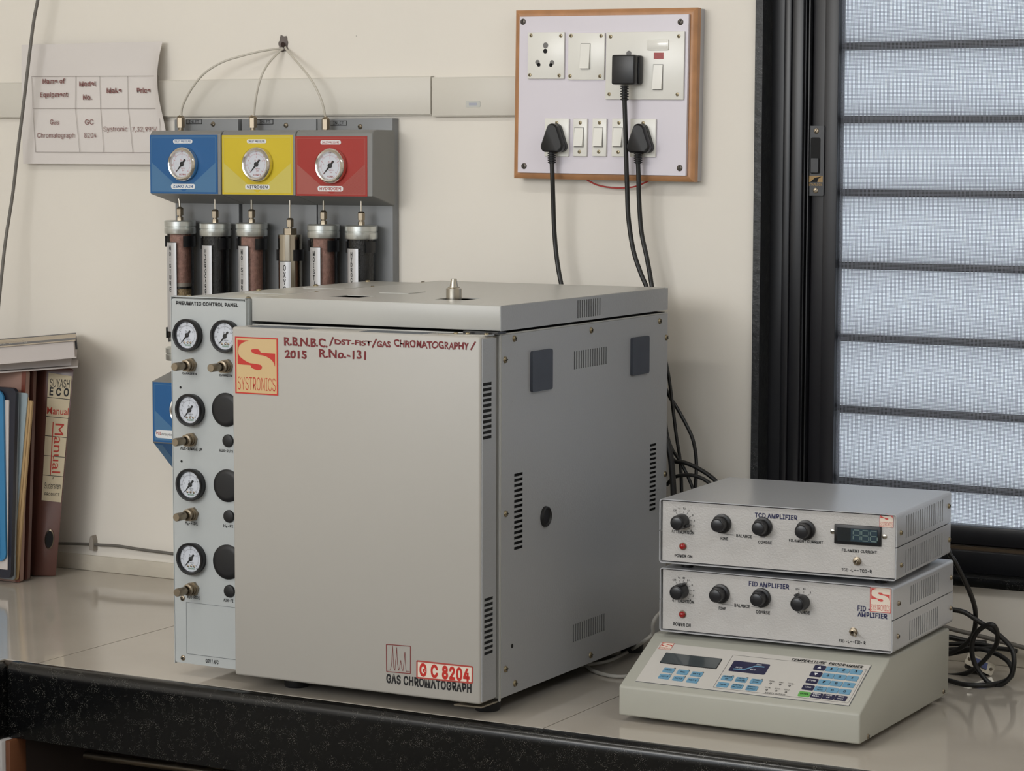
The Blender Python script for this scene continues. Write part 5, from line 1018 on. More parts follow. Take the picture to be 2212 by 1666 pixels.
# ================================================================== WALL TRUNKING
def trunk(x0, x1, lab, z0=.8300, z1=.8985, tilt=0.0):
    t = thing('cable_trunking', lab, 'cable trunking')
    bm = new(); box(bm, x0, x1, -.012, 0, z0, z1, bev=.0015); obj('cover', bm, trunkm, t)
    bm = new(); box(bm, x0, x1, -.0095, 0, z1-.0002, z1+.0012); box(bm, x0, x1, -.0095, 0, z0-.0012, z0+.0002); obj('base_channel', bm, trunkm, t)
    return t
ty0 = (-0.8013,0.8316); ty1 = (-0.8008,0.8942); tj = (-0.4938,0.8294)
trunk(-2.19, tj[0]-.0012, 'long cream cable trunking across the wall behind the notice', ty0[1], ty1[1])
ty2 = (-0.4148,0.8289); ty3 = (-0.4148,0.8919)
t2 = trunk(tj[0]+.0008, -.3275, 'short cream cable trunking joined to the left edge of the switchboard', ty2[1], ty3[1])
s0, s1 = (-0.4267,0.8427), (-0.3994,0.8531)
st = poly(t2, 'sticker', rrect(s0[0], s0[1], s1[0], s1[1], .002), front(-.012), mat('worn_sticker', (190, 190, 184), .5), .0003, .0003)
poly(st, 'sticker_core', rrect(s0[0]+.006, s0[1]+.003, s1[0]-.006, s1[1]-.003, .0005), front(-.012), mat('worn_sticker_core', (164, 166, 178), .3), .0008)

# notice sheet
nt_ = thing('notice', 'creased white paper notice with equipment price table', 'notice')
n0, n1 = (-1.3639,0.7465), (-1.0378,0.9633)
bm = new(); NU, NV = 28, 22; gv = []
for i in range(NU+1):
    row = []
    for j in range(NV+1):
        a, b = i/NU, j/NV
        u = n0[0]+(n1[0]-n0[0])*a; v = n0[1]+(n1[1]-n0[1])*b
        w = .0145+.0006*math.sin(a*9+b*4)+.0005*math.sin(b*11-a*5)
        e = max(0, a-.88)/.12; w += e*e*.022*max(0, math.sin((b-.28)*PI/.72))*(.5+.6*b) + e*e*.010*(b < .28)*(1-b/.28)
        u -= e*e*.006*b
        row.append(bm.verts.new((u, -w, v)))
    gv.append(row)
for i in range(NU):
    for j in range(NV): bm.faces.new((gv[i][j], gv[i+1][j], gv[i+1][j+1], gv[i][j+1]))
obj('sheet', mesh(bm, 180), paperm, nt_)
WN = front(0); NW = .0172
L_ = [(((-1.3384,0.9054)), ((-1.0520,0.9026))), ((-1.3368,0.8475), (-1.0503,0.8450)), ((-1.3322,0.7680), (-1.0491,0.7674))]
for a, b, c in (((-1.3384,0.9054), (-1.3368,0.8475), (-1.3322,0.7680)), ((-1.2369,0.9043), (-1.2390,0.8468), (-1.2302,0.7680)), ((-1.1826,0.9035), (-1.1815,0.8463), (-1.1755,0.7679)), ((-1.1199,0.9031), (-1.1195,0.8458), (-1.1103,0.7677)), ((-1.0520,0.9026), (-1.0503,0.8450), (-1.0491,0.7674))): L_ += [(a, b), (b, c)]
lines(nt_, 'table_lines', L_, WN, paperline, .0008, NW)
for s, p, q, b in (('Name of', (-1.3133,0.8923), (-1.2617,0.9003), .022), ('Equipment', (-1.3195,0.8680), (-1.2554,0.8760), .022), ('Model', (-1.2292,0.8865), (-1.1910,0.8948), .022), ('No.', (-1.2211,0.8624), (-1.2007,0.8711), .022),
                   ('Make', (-1.1671,0.8738), (-1.1335,0.8822), .022), ('Price', (-1.0998,0.8732), (-1.0696,0.8815), .022), ('Gas', (-1.2974,0.8182), (-1.2766,0.8270), 0), ('Chromatograph', (-1.3278,0.7942), (-1.2415,0.8030), 0),
                   ('GC', (-1.2177,0.8178), (-1.1978,0.8266), 0), ('8204', (-1.2194,0.7941), (-1.1916,0.8028), 0), ('Systronic', (-1.1753,0.8055), (-1.1215,0.8137), 0), ('7,32,995/', (-1.1117,0.8049), (-1.0566,0.8130), 0)):
    text(nt_, s, WN, p, q, paperink, b, NW)

# ================================================================== GAS FILTER PANELS ON THE WALL
def stick(parent, y, p, q, main, light, hatch=False):
    M = front(-y); (u0, v0), (u1, v1) = p, q; w_, h_ = u1-u0, v1-v0
    f = poly(parent, 'face_label', [(u0, v0), (u1, v0), (u1, v1), (u0, v1)], M, main, .0002, .0004)
    def n(a, b): return (u0+w_*a, v0+h_*b)
    poly(f, 'tint', [n(.025, .035), n(.49, .035), n(.025, .53)], M, light, .0008)
    if not hatch: poly(f, 'tint', [n(.51, .035), n(.97, .035), n(.97, .53)], M, light, .0008)
    else:
        segs = []
        for k in range(26):
            a = .53+.44*k/26; x0, y0 = a, .035; ln = min(.97-a, 1); x1 = .97; y1 = y0+(x1-x0)*1.12
            ymax = .035+(x1-.51)*1.075
            lx = x1; ly = min(y1, ymax)
            segs.append((n(x0, y0), n(lx, ly)))
        lines(f, 'hatching', segs, M, mred2, .0009, .0008)
    lines(f, 'border_line', path([n(.025, .035), n(.972, .035), n(.972, .965), n(.025, .965)], True), M, light, .0010, .0009)
    return f
CG = gauge_parts(.0295, .013, chrome, 'HIRO')
bm = new(); r = .0295; d_ = .013
lathe(bm, [(r*.9, 0), (r*.98, .001), (r, d_*.5), (r*.96, d_*.85), (r*.88, d_), (r*.80, d_*.95), (r*.74, d_*.66), (r*.74, d_*.5)], n=44); CG = (mesh(bm),)+CG[1:]
def module(col, label, x0, x1, plate_x0, plate_x1, s0, s1, gcen, pill, namep, nameq, pname, main, light, inkm, inlet_p, lab0, lab1, scr_p, hatch=False):
    t = thing('gas_filter_panel', label, 'gas filter panel', group=None)
    zt, zb = .8055, .6960
    bm = new(); box(bm, plate_x0, plate_x1, -.020, 0, .402, .8255, bev=.0015); obj('backplate', bm, greyplate, t)
    bm = new(); pr = [(-.020, zb-.0175), (-.090, zb), (-.090, zt-.006), (-.086, zt-.0015), (-.080, zt), (-.020, zt)]
    a = [bm.verts.new((x0, *p)) for p in pr]; b = [bm.verts.new((x1, *p)) for p in pr]
    bm.faces.new(a); bm.faces.new(b[::-1])
    for i in range(len(pr)): j = (i+1) % len(pr); bm.faces.new((a[i], b[i], b[j], a[j]))
    bmesh.ops.bevel(bm, geom=[e for e in bm.edges if abs(e.verts[0].co.x-e.verts[1].co.x) < 1e-6 and e.verts[0].co.y < -.03], offset=.0025, segments=3, profile=.5, affect='EDGES')
    obj('housing', bm, greyp, t)
    f = stick(t, .090, s0, s1, main, light, hatch)
    put_gauge(t, front(-.0902) @ at(*gcen), CG, (chrome, dialm, ink, pinkink, oldred))
    M = front(-.090)
    for (p, q), s, m2, b in ((pill, 'INLET PRESSURE', inkm, .01), ((namep, nameq), pname, inkm, .02)):
        h = q[1]-p[1]; wv = q[0]-p[0]
        poly(f, 'name_field', rrect(p[0], p[1], q[0], q[1], h*.42), M, white, .0010, .0002)
        text(f, s, M, (p[0]+wv*.08, p[1]+h*.24), (q[0]-wv*.08, q[1]-h*.24), m2, b, .0014)
    # inlet fitting
    bm = new(); Mi = Matrix.Translation((inlet_p[0], -.040, inlet_p[1]))
    prism(bm, ring(0, 0, .0072, 6, .3), .0, .017, Mi); lathe(bm, [(.0072, .017), (.0055, .0195), (.0032, .021), (.0032, .022), (0, .022)], Mi, 20); lathe(bm, [(.0045, -.004), (.0045, 0)], Mi, 16); prism(bm, ring(0, 0, .0062, 6, .1), -.0105, -.004, Mi)
    obj('inlet_fitting', bm, nickel, t)
    Ml = front(-.0202); l = poly(t, 'inlet_label', [(lab0[0], lab0[1]), (lab1[0], lab0[1]), lab1, (lab0[0], lab1[1])], Ml, ink, .0002, .0003)
    poly(l, 'label_field', [(lab0[0]+.001, lab0[1]+.001), (lab1[0]-.001, lab0[1]+.001), (lab1[0]-.001, lab1[1]-.001), (lab0[0]+.001, lab1[1]-.001)], Ml, greyplate, .0006)
    h = lab1[1]-lab0[1]; wv = lab1[0]-lab0[0]; text(l, 'INLET', Ml, (lab0[0]+wv*.2, lab0[1]+h*.25), (lab1[0]-wv*.18, lab1[1]-h*.2), ink, .01, .0008)
    screw(t, Ml, scr_p, .0044, nickel, h=.003)
    return t
mb = module('b', 'blue zero-air filter panel on the wall, left of the three', -1.0166, -.8662, -1.0160, -.8790, (-1.0165,0.6968), (-0.8727,0.7977), (-0.9426,0.7478),
       ((-0.9660,0.7832), (-0.9251,0.7901)), (-0.9713,0.7048), (-0.9203,0.7137), 'ZERO AIR', mblue, mblue2, mblue, (-0.9871,0.8109), (-0.9898,0.8174), (-0.9557,0.8255), (-0.9320,0.8171))
module('y', 'yellow nitrogen filter panel on the wall between the blue and red ones', -.8640, -.7130, -.8720, -.7170, (-0.8633,0.6965), (-0.7176,0.7972), (-0.7872,0.7478),
       ((-0.8109,0.7833), (-0.7711,0.7901)), (-0.8152,0.7051), (-0.7650,0.7136), 'NITROGEN', myel, myel2, ink, (-0.8338,0.8103), (-0.8395,0.8163), (-0.8050,0.8248), (-0.7785,0.8144))
module('r', 'red hydrogen filter panel on the wall, right of the three', -.7115, -.5600, -.7150, -.5640, (-0.7124,0.6955), (-0.5700,0.7951), (-0.6387,0.7459),
       ((-0.6617,0.7814), (-0.6212,0.7881)), (-0.6678,0.7033), (-0.6172,0.7123), 'HYDROGEN', mred, mred2, oldred, (-0.6846,0.8067), (-0.6884,0.8136), (-0.6546,0.8219), (-0.6280,0.8117), True)
# filter cartridges
FW = .052
def cartridge(label, cx_, ztop, kind, word, lab_top, pitch, stem_to, seen_beads=False, fs=.0042):
    t = thing('filter_cartridge', label, 'gas filter', (cx_, -FW, 0))
    R = .0235 if kind != 'oxy' else .0205; zb = .435
    bm = new()
    if kind == 'oxy': lathe(bm, [(0, ztop), (R*.75, ztop), (R, ztop-.0015), (R, zb), (0, zb)], n=36); obj('tube_body', bm, oxy, t)
    else:
        lathe(bm, [(R, zb), (R, ztop-.02)], n=36); obj('clear_tube', mesh(bm), clear, t)
        bm = new(); rf = R*.78; lo = .540 if seen_beads else zb
        lathe(bm, [(0, lo), (rf, lo), (rf, ztop-.018), (0, ztop-.018)], n=32); obj('filling', bm, gel if kind == 'moist' else charcoal, t)
        if seen_beads:
            bm = new(); lathe(bm, [(rf*1.02, .5330), (rf*1.02, .540), (0, .540)], n=32); obj('felt_pad', bm, mat('felt_white', (170, 160, 150), .8), t)
            bm = new(); lathe(bm, [(rf*1.12, .5300), (rf*1.12, .5335)], n=32); obj('seal_ring', bm, black, t)
            bm = new(); lathe(bm, [(0, .470), (rf, .470), (rf, .530), (0, .530)], n=32); obj('bead_filling', bm, bead, t)
        for zc, s in ((ztop, 1), (zb-.008, 1)):
            bm = new(); Rc = .0278; h = .0232
            lathe(bm, [(0, zc), (Rc*.93, zc), (Rc, zc-.002), (Rc, zc-h*.42), (Rc*.965, zc-h*.46), (Rc*.965, zc-h*.52), (Rc, zc-h*.56), (Rc, zc-h+.0015), (Rc*.97, zc-h), (R*.9, zc-h)], n=44); obj('end_cap', bm, alum, t)
    bm = new()
    if kind == 'oxy': prism(bm, ring(0, 0, .0120, 6, .2), ztop, ztop+.009); zt2 = ztop+.009
    else: prism(bm, ring(0, 0, .0058, 6, .3), ztop, ztop+.0055); zt2 = ztop+.0055
    lathe(bm, [(.0038, zt2), (.0038, zt2+.003)], n=16); prism(bm, ring(0, 0, .0064, 6, .2), zt2+.003, zt2+.0145); lathe(bm, [(.0062, zt2+.0145), (.0045, zt2+.0170), (.0020, zt2+.0180)], n=18)
    obj('tube_fitting', bm, nickel, t)
    bm = new(); tube(bm, [(0, 0, zt2+.015), (stem_to*.5, 0, zt2+.03), (stem_to, 0, .6880)], .0018, 10, 4); obj('steel_tube', bm, steel, t)
    # clip
    for zc in (ztop-.0365, .452):
        bm = new(); Rc = R+.0020
        n = 20; a0, a1 = math.radians(-42), math.radians(222)
        ro = [[bm.verts.new((rr*math.cos(a0+(a1-a0)*k/n), rr*math.sin(a0+(a1-a0)*k/n), zz)) for k in range(n+1)] for rr in (R+.0006, Rc+.0012) for zz in (zc-.0095, zc+.0095)]
        for k in range(n):
            for x, y in ((0, 1), (1, 3), (3, 2), (2, 0)): bm.faces.new((ro[x][k], ro[x][k+1], ro[y][k+1], ro[y][k]))
        for k in (0, n): bm.faces.new((ro[0][k], ro[1][k], ro[3][k], ro[2][k]))
        box(bm, -.006, .006, R, FW-.0202, zc-.006, zc+.006); obj('clip', bm, black, t)
    # curved label
    rl = R+.0007; c0 = math.radians(-101 if kind != 'oxy' else -84); half = math.radians(30)
    zl = ztop-lab_top; bm = new(); n = 10
    cols = [[bm.verts.new((rl*math.cos(c0+half*(2*k/n-1)), rl*math.sin(c0+half*(2*k/n-1)), z)) for z in (zl, .455)] for k in range(n+1)]
    for k in range(n): bm.faces.new((cols[k][0], cols[k][1], cols[k+1][1], cols[k+1][0]))
    lb = obj('name_strip', mesh(bm, 60), silv, t)
    bm = new(); cols = [[bm.verts.new(((rl-.0002)*math.cos(c0+half*1.06*(2*k/n-1)), (rl-.0002)*math.sin(c0+half*1.06*(2*k/n-1)), z)) for z in (zl+.0008, .455)] for k in range(n+1)]
    for k in range(n): bm.faces.new((cols[k][0], cols[k][1], cols[k+1][1], cols[k+1][0]))
    obj('strip_border', mesh(bm, 60), ink, t)
    def wrap(v): a = c0+v.x/rl; return Vector(((rl+.0003)*math.cos(a), (rl+.0003)*math.sin(a), v.y))
    for i, ch in enumerate(word):
        wv = fs*(.3 if ch == 'I' else .78); z = zl-.006-i*pitch
        text(lb, ch, I4, (-wv/2, z-fs*1.35), (wv/2, z), ink, .022, 0, fn=wrap)
c1 = (-0.9818,0.6493); c2 = (-0.9064,0.6464); c3 = (-0.8296,0.6475); c4 = (-0.7502,0.6298); c5 = (-0.6819,0.6470); c6 = (-0.6064,0.6466)
cartridge('clear filter tube marked MOISTURE with tan beads showing low down', c1[0], c1[1], 'moist', 'MOISTURE', .0385, .0103, -.003, True, .0052)
cartridge('black-filled filter tube marked HYDROCARB below the blue panel', c2[0], c2[1], 'char', 'HYDROCARBON', .0395, .0087, .0, fs=.0050)
cartridge('clear pink-filled filter tube marked MOISTURE below the yellow panel', c3[0], c3[1], 'moist', 'MOISTURE', .0400, .0103, .0, fs=.0056)
cartridge('bare polished steel filter tube marked OXY', c4[0], c4[1], 'oxy', 'OXYGEN', .0470, .0122, .0, fs=.0066)
cartridge('clear pink-filled filter tube marked MOISTURE below the red panel', c5[0], c5[1], 'moist', 'MOISTURE', .0390, .0103, .0, fs=.0056)
cartridge('black-filled filter tube marked HYDROC, rightmost of the row', c6[0], c6[1], 'char', 'HYDROCARBON', .0390, .0087, .0, fs=.0050)

# lower blue box
lb_ = thing('gas_outlet_box', 'blue-fronted wall box partly hidden behind the control panel', 'gas control box')
z0_, z1_ = .2597, .3671
bm = new(); pr = [(-.004, .195), (-.034, .208), (-.090, z0_), (-.090, z1_), (-.034, .3805), (-.004, .385)]
a = [bm.verts.new((-1.0179, *p)) for p in pr]; b = [bm.verts.new((-.868, *p)) for p in pr]; bm.faces.new(a); bm.faces.new(b[::-1])
for i in range(len(pr)): j = (i+1) % len(pr); bm.faces.new((a[i], b[i], b[j], a[j]))
obj('housing', bm, greyp, lb_)
f = stick(lb_, .090, (-1.0165, z0_+.001), (-.870, z1_-.001), mblue, mblue2)
L = math.hypot(.056, z0_-.208); CM = Matrix(((1, 0, 0, -1.0179), (0, .056/L, 0, -.090), (0, -(z0_-.208)/L, 1, z0_), (0, 0, 0, 1)))
CH = Matrix(((1, 0, 0, 0), (0, -.056/L, -(z0_-.208)/L, -.034), (0, (z0_-.208)/L, -.056/L, .208), (0, 0, 0, 1)))
poly(lb_, 'chin_label', [(-1.0168, .001), (-.87, .001), (-.87, L-.002), (-1.0168, L-.002)], CH, mblue, .0003)
poly(lb_, 'chin_tint', [(-1.0168, .001), (-1.000, .001), (-1.000, L-.006), (-1.0168, L-.006)], CH, mblue2, .0005)
put_gauge(lb_, front(-.0902) @ at(-.9450, .3200), CG, (chrome, dialm, ink, pinkink, oldred))
pz = (-1.0113,0.2678); pq = (-0.9770,0.2821)
poly(f, 'name_field', rrect(pz[0], pz[1], pz[0]+.080, pq[1], .006), front(-.090), white, .0010, .0002)
text(f, 'PCI', front(-.090), (pz[0]+.002, pz[1]+.006), (pz[0]+.012, pq[1]-.003), oldred, .02, .0014)
text(f, 'Analytics', front(-.090), (pz[0]+.013, pz[1]+.005), (pz[0]+.040, pq[1]-.005), ink, .0, .0014)

# capillary tubing and wall hole
wh = thing('wall_hole', 'rough grey putty-ringed hole in the wall where three thin tubes enter', 'wall hole')
hc = (-0.7960,0.9527)
bm = new(); bmesh.ops.create_icosphere(bm, subdivisions=3, radius=1)
for v in bm.verts:
    k = 1+.16*math.sin(v.co.x*5+1)*math.cos(v.co.z*4)+.1*math.sin(v.co.z*9); v.co = Vector((hc[0]+v.co.x*.0095*k, -max(0, -v.co.y)*.006*k, hc[1]+v.co.z*.0145*k+.001))
obj('putty', bm, putty, wh)
bm = new(); lathe(bm, [(.0045, 0), (0, .0005)], n=20); obj('opening', mesh(bm, 0), holem, wh, front(-.0072) @ at(hc[0]+.003, hc[1]+.000))
for lab, pts in (('thin clear tube arching left to the blue panel inlet', [(-0.9864,-0.0400,0.8270), (-0.9784,-0.0450,0.8494), (-0.9545,-0.0500,0.8795), (-0.9266,-0.0500,0.9055), (-0.8927,-0.0450,0.9235), (-0.8596,-0.0380,0.9331), (-0.8279,-0.0280,0.9408), (-0.8072,-0.0160,0.9448), (-0.7943,-0.0040,0.9470)]),
                 ('thin clear tube dropping to the yellow panel inlet', [(-0.8324,-0.0400,0.8262), (-0.8237,-0.0450,0.8608), (-0.8132,-0.0450,0.8954), (-0.8084,-0.0300,0.9194), (-0.7975,-0.0120,0.9404), (-0.7943,-0.0040,0.9462)]),
                 ('thin clear tube curving right to the red panel inlet', [(-0.6837,-0.0400,0.8223), (-0.6899,-0.0450,0.8565), (-0.7118,-0.0450,0.8928), (-0.7645,-0.0200,0.9309), (-0.7849,-0.0080,0.9443), (-0.7904,-0.0040,0.9485)])):
    bm = new(); tube(bm, pts, .0019, 10); tag(obj('gas_tube', bm, capil), lab, 'tube', 'thin tubes from the wall hole')

# ================================================================== CABLES ON THE LEFT
bm = new(); tube(bm, [(-1.2888,-0.0500,1.0734), (-1.2942,-0.0500,1.0406), (-1.3050,-0.0500,0.9991), (-1.3187,-0.0500,0.9237), (-1.3312,-0.0500,0.8522), (-1.3466,-0.0500,0.7676), (-1.3596,-0.0500,0.6918), (-1.3698,-0.0600,0.6067), (-1.3726,-0.0700,0.5393), (-1.3755,-0.0800,0.4635), (-1.3856,-0.0800,0.4037)], .0031)
tag(obj('hanging_cable', bm, greyc), 'grey cable hanging down the wall at the far left across the notice', 'cable')
wc = thing('wall_cable', 'grey cable clipped along the wall above the counter behind the files', 'cable')
bm = new(); tube(bm, [(-1.3732,-0.0080,0.0401), (-1.2967,-0.0080,0.0459), (-1.2188,-0.0080,0.0505), (-1.2034,-0.0080,0.0504), (-1.1651,-0.0080,0.0518), (-1.1083,-0.0080,0.0493), (-1.0373,-0.0080,0.0474), (-0.9600,-0.0080,0.0441), (-0.8499,-0.0080,0.0415)], .0028); obj('cable', bm, greyc, wc)
cc = (-1.2204,0.0493)
bm = new(); prism(bm, [(cc[0]-.004, cc[1]-.010), (cc[0]+.005, cc[1]-.010), (cc[0]+.005, cc[1]+.008), (cc[0]+.002, cc[1]+.018), (cc[0]-.002, cc[1]+.016), (cc[0]-.005, cc[1]+.006)], 0, .0125, front(0)); obj('clip', bm, mat('clip_grey', (150, 142, 132), .6), wc)

# ================================================================== FILES AND BOOKS
lf = thing('lever_arch_file', 'brown lever arch file with cream spine label reading SUYASH ECO and handwritten Manual', 'file')
B0, B1, T0, T1 = Vector((-1.2763, -.1054, .001)), Vector((-1.2388, -.0899, .001)), Vector((-1.2360, -.1150, .3860)), Vector((-1.1850, -.0960, .3830))
bk = Vector((-.27, .012, 0))
bm = new(); vv = [bm.verts.new(p) for p in (B0, B1, T1, T0, B0+bk, B1+bk, T1+bk, T0+bk)]
for q in ((0, 1, 2, 3), (7, 6, 5, 4), (0, 3, 7, 4), (1, 5, 6, 2), (3, 2, 6, 7), (0, 4, 5, 1)): bm.faces.new([vv[i] for i in q])
bmesh.ops.bevel(bm, geom=list(bm.edges), offset=.003, segments=3, profile=.5, affect='EDGES'); obj('binder_case', bm, filebr, lf)
sn = (B1-B0).cross(T0-B0).normalized()
def S_(s, t, w=.0016): return (B0*(1-s)+B1*s)*(1-t)+(T0*(1-s)+T1*s)*t+sn*w
def spoly(name, pts, m, w, parent=lf):
    bm = new(); bm.faces.new([bm.verts.new(S_(p[0], p[1], w)) for p in pts]); return obj(name, mesh(bm, 0, False), m, parent)
spl = spoly('spine_label', [(.13, .367), (.93, .360), (.93, .963), (.13, .972)], labelm, .0014)
for t in (.858, .768, .676, .582, .489): spoly('label_rule', [(.13, t), (.93, t-.004), (.93, t-.007), (.13, t-.003)], ink, .0016, spl)
def stext(s, s0, t0, s1, t1, m, b, rot=False, shear=0):
    bm = script_bm(s, b, 3) if m is redmk else text_bm(s, b, 3, shear); x0 = min(v.co.x for v in bm.verts); x1 = max(v.co.x for v in bm.verts)
    for v in bm.verts:
        a = (v.co.x-x0)/(x1-x0); c = v.co.y/(CAP2 if m is redmk else CAP)
        if rot: p = (s0+(s1-s0)*c, t1+(t0-t1)*a)
        else: p = (s0+(s1-s0)*a, t0+(t1-t0)*c)
        v.co = S_(p[0], p[1], .0018)
    obj('lettering', mesh(bm, 0, False), m, spl)
stext('SUYASH', .20, .907, .88, .945, ink, .0); stext('E C O', .20, .868, .88, .903, ink, .03); stext('Manual', .15, .778, .92, .812, redmk, .004)
stext('Manual', .48, .500, .80, .735, redmk, .0, True); stext('A', .50, .468, .58, .480, ink, 0); stext('Sudarshan', .22, .424, .86, .452, ink, .0); stext('PRODUCT', .24, .390, .84, .404, ink, .005)
bm = new()
for a, b in (((.40, .74), (.42, .49)),):
    pass
spoly('underline', [(.38, .742), (.415, .742), (.44, .488), (.405, .488)], redmk, .0018, spl)
hc_ = (.56, .18)
bm = new(); n = 28; rs = []
for k in range(n):
    a = 2*PI*k/n; rs.append((bm.verts.new(S_(hc_[0]+.172*math.cos(a), hc_[1]+.042*math.sin(a), .0024)), bm.verts.new(S_(hc_[0]+.205*math.cos(a), hc_[1]+.048*math.sin(a), .0014))))
for k in range(n): l = (k+1) % n; bm.faces.new((rs[k][0], rs[l][0], rs[l][1], rs[k][1]))
obj('finger_ring', bm, nickel, lf)
spoly('finger_hole', [(hc_[0]+.165*math.cos(2*PI*k/n), hc_[1]+.040*math.sin(2*PI*k/n)) for k in range(n)], dark, .0016)
def slab(name, label, cat, m, pr, w, th, zb, zt, lean=0, left=-1.75, extra=None, rad=.004):
    """thin folder standing on edge, parallel to the wall; pr = right edge x at the bottom, lean = x shift at the top"""
    t = thing(name, label, cat)
    bm = new(); n = 5; pts = [(left, zb), (pr-rad, zb)]
    for k in range(n+1): a = -PI/2+PI/2*k/n; pts.append((pr-rad+rad*math.cos(a), zb+rad+rad*math.sin(a)))
    for k in range(n+1): a = PI/2*k/n; pts.append((pr+lean-rad+rad*math.cos(a), zt-rad+rad*math.sin(a)))
    pts.append((left, zt)); prism(bm, pts, w, w+th, front(0)); obj('cover', bm, m, t)
    if extra: extra(t)
    return t
sx = (-1.2441,0.0079); 
e1_ = (-1.2384,0.3866); e2_ = (-1.2589,0.0052)
def edge(px0, px1): pass
slab('folder', 'glossy red-brown folder standing against the lever arch file', 'folder', filered, -1.2905, .125, .012, .002, .378, .041, extra=lambda t: obj('spine_strip', (lambda b: (box(b, -1.294, -1.2895, -.1365, -.1250, .003, .30), b)[1])(new()), mat('edge_pink', (150, 112, 104), .4), t))
p0, p1_ = (-1.2571,0.0066), (-1.2346,0.3767)
slab('folder', 'dark brown folder just left of the glossy red-brown one', 'folder', filebr, p0[0], .141, .008, .002, p1_[1]+.004, p1_[0]-p0[0], extra=lambda t: obj('inner_sheet', (lambda b: (box(b, -1.7, p0[0]-.004, -.1485, -.1425, .004, .36), b)[1])(new()), pinkf, t))
p0, p1_ = (-1.2569,-0.0018), (-1.2340,0.3817)
pk = p0; pkt = p1_
slab('folder', 'dusty pink folder with brown binding, right edge upright', 'folder', pinkf, p0[0], .160, .010, .001, p1_[1], p1_[0]-p0[0], extra=lambda t: obj('binding', (lambda b: (prism(b, [(pk[0]-.009, .001), (pk[0]+.0003, .001), (pkt[0]+.0003, pkt[1]), (pkt[0]-.009, pkt[1])], .1702, .1712, front(0)), b)[1])(new()), filered, t))
p0, p1_ = (-1.2485,0.1347), (-1.2160,0.3302); q0 = (-1.2522,0.0076)
slab('folder', 'tan manila folder leaning behind the plastic sleeve', 'folder', manila, q0[0]-.004, .1730, .004, .006, p1_[1], p1_[0]-q0[0]+.004, extra=lambda t: obj('inner_sheet', (lambda b: (prism(b, [(-1.7, .008), (q0[0]-.01, .008), (p1_[0]-.006, p1_[1]-.02), (p1_[0]-.006, p1_[1]+.006), (-1.7, p1_[1]+.006)], .1778, .1784, front(0)), b)[1])(new()), manila, t))
p0, p1_ = (-1.2564,0.0114), (-1.2167,0.3437)
slab('folder', 'pale blue folder whose top corner sticks up above the manila one', 'folder', paleb, p0[0]-.01, .1790, .002, .008, p1_[1], p1_[0]-p0[0]+.004, extra=lambda t: obj('sleeve', (lambda b: (box(b, -1.7, p0[0]-.012, -.1822, -.1812, .01, .30), b)[1])(new()), clearf, t))
p0, p1_ = (-1.2552,0.0189), (-1.2387,0.3456)
slab('folder', 'clear grey plastic sleeve folder beside the navy one', 'folder', clearf, p0[0], .1830, .004, .008, p1_[1], p1_[0]-p0[0], extra=lambda t: obj('paper_stack', (lambda b: (box(b, -1.7, -1.295, -.1888, -.1872, .01, .31), b)[1])(new()), bookw, t))
p0, p1_ = (-1.2530,0.0120), (-1.2351,0.3535)
nv, nvt = p0, p1_
slab('folder', 'dark navy folder with papers showing behind the blue one', 'folder', navyf, p0[0], .1900, .008, p0[1], p1_[1], p1_[0]-p0[0], rad=.010, extra=lambda t: obj('paper_stack', (lambda b: (prism(b, [(-1.7, nv[1]+.016), (nv[0]-.006, nv[1]+.016), (nvt[0]-.014, nvt[1]-.022), (-1.7, nvt[1]-.022)], .1982, .2000, front(0)), b)[1])(new()), bookw, t))
p0, p1_ = (-1.2578,0.0433), (-1.2511,0.3483)
bl0, bl1 = p0, p1_
slab('folder', 'bright blue folder with rounded corners at the left edge', 'folder', bluef, p0[0], .2010, .004, p0[1], p1_[1], 0, rad=.014, extra=lambda t: obj('front_flap', (lambda b: (prism(b, [(-1.7, bl0[1]+.006), (bl0[0]-.012, bl0[1]+.006), (bl0[0]-.012, bl1[1]-.006), (-1.7, bl1[1]-.006)], .2050, .2056, front(0)), b)[1])(new()), bluef, t))
# books
def book(label, corner, z, th, La, Lb, tiltd, pages_only=False):
    d1 = Vector((-.78, -.62, -tiltd)).normalized(); d2 = Vector((-.62, .78, .0)).normalized(); up = d2.cross(d1).normalized()
    if up.z < 0: up = -up
    M = Matrix.Translation(corner) @ Matrix(((d1.x, d2.x, up.x, 0), (d1.y, d2.y, up.y, 0), (d1.z, d2.z, up.z, 0), (0, 0, 0, 1)))
    t = thing('book', label, 'book')
    bm = new(); box(bm, .004, La-.004, .004, Lb-.003, -th+.0018, -.0018, M); obj('pages', bm, bookw, t)
    return t, M
t, M = book('upper white book with grey and beige cover stripe on top of the files', Vector((-1.1405,-0.1477,0.4395)), .44, .032, .30, .168, .075)
bm = new(); box(bm, 0, .30, 0, .168, -.0018, 0, M); obj('cover', bm, bookc, t)
bm = new(); box(bm, 0, .30, 0, .046, .0000, .0004, M); obj('title_band', bm, bookg, t)
bm = new(); box(bm, 0, .30, .166, .168, -.030, 0, M); box(bm, 0, .30, .150, .168, 0, .0005, M); obj('spine', bm, bookg, t)
bm = new(); box(bm, 0.001, .30, 0.001, .168, -.032, -.0302, M); obj('back_cover', bm, bookw, t)
TM = M @ Matrix.Rotation(PI, 4, 'Z')
text(t, 'Purity Silica', TM, (-.155, -.034), (-.085, -.020), white, 0, .0008); text(t, 'Chemistry', TM, (-.14, -.080), (-.09, -.066), mat('pale_brown_ink', (140, 124, 104), .6), 0, .0006)
c_ = Vector((-1.1707,-0.1189,0.4060))
t, M = book('thin white book lying under the thicker one on the files', c_, .4, .017, .30, .165, .062)
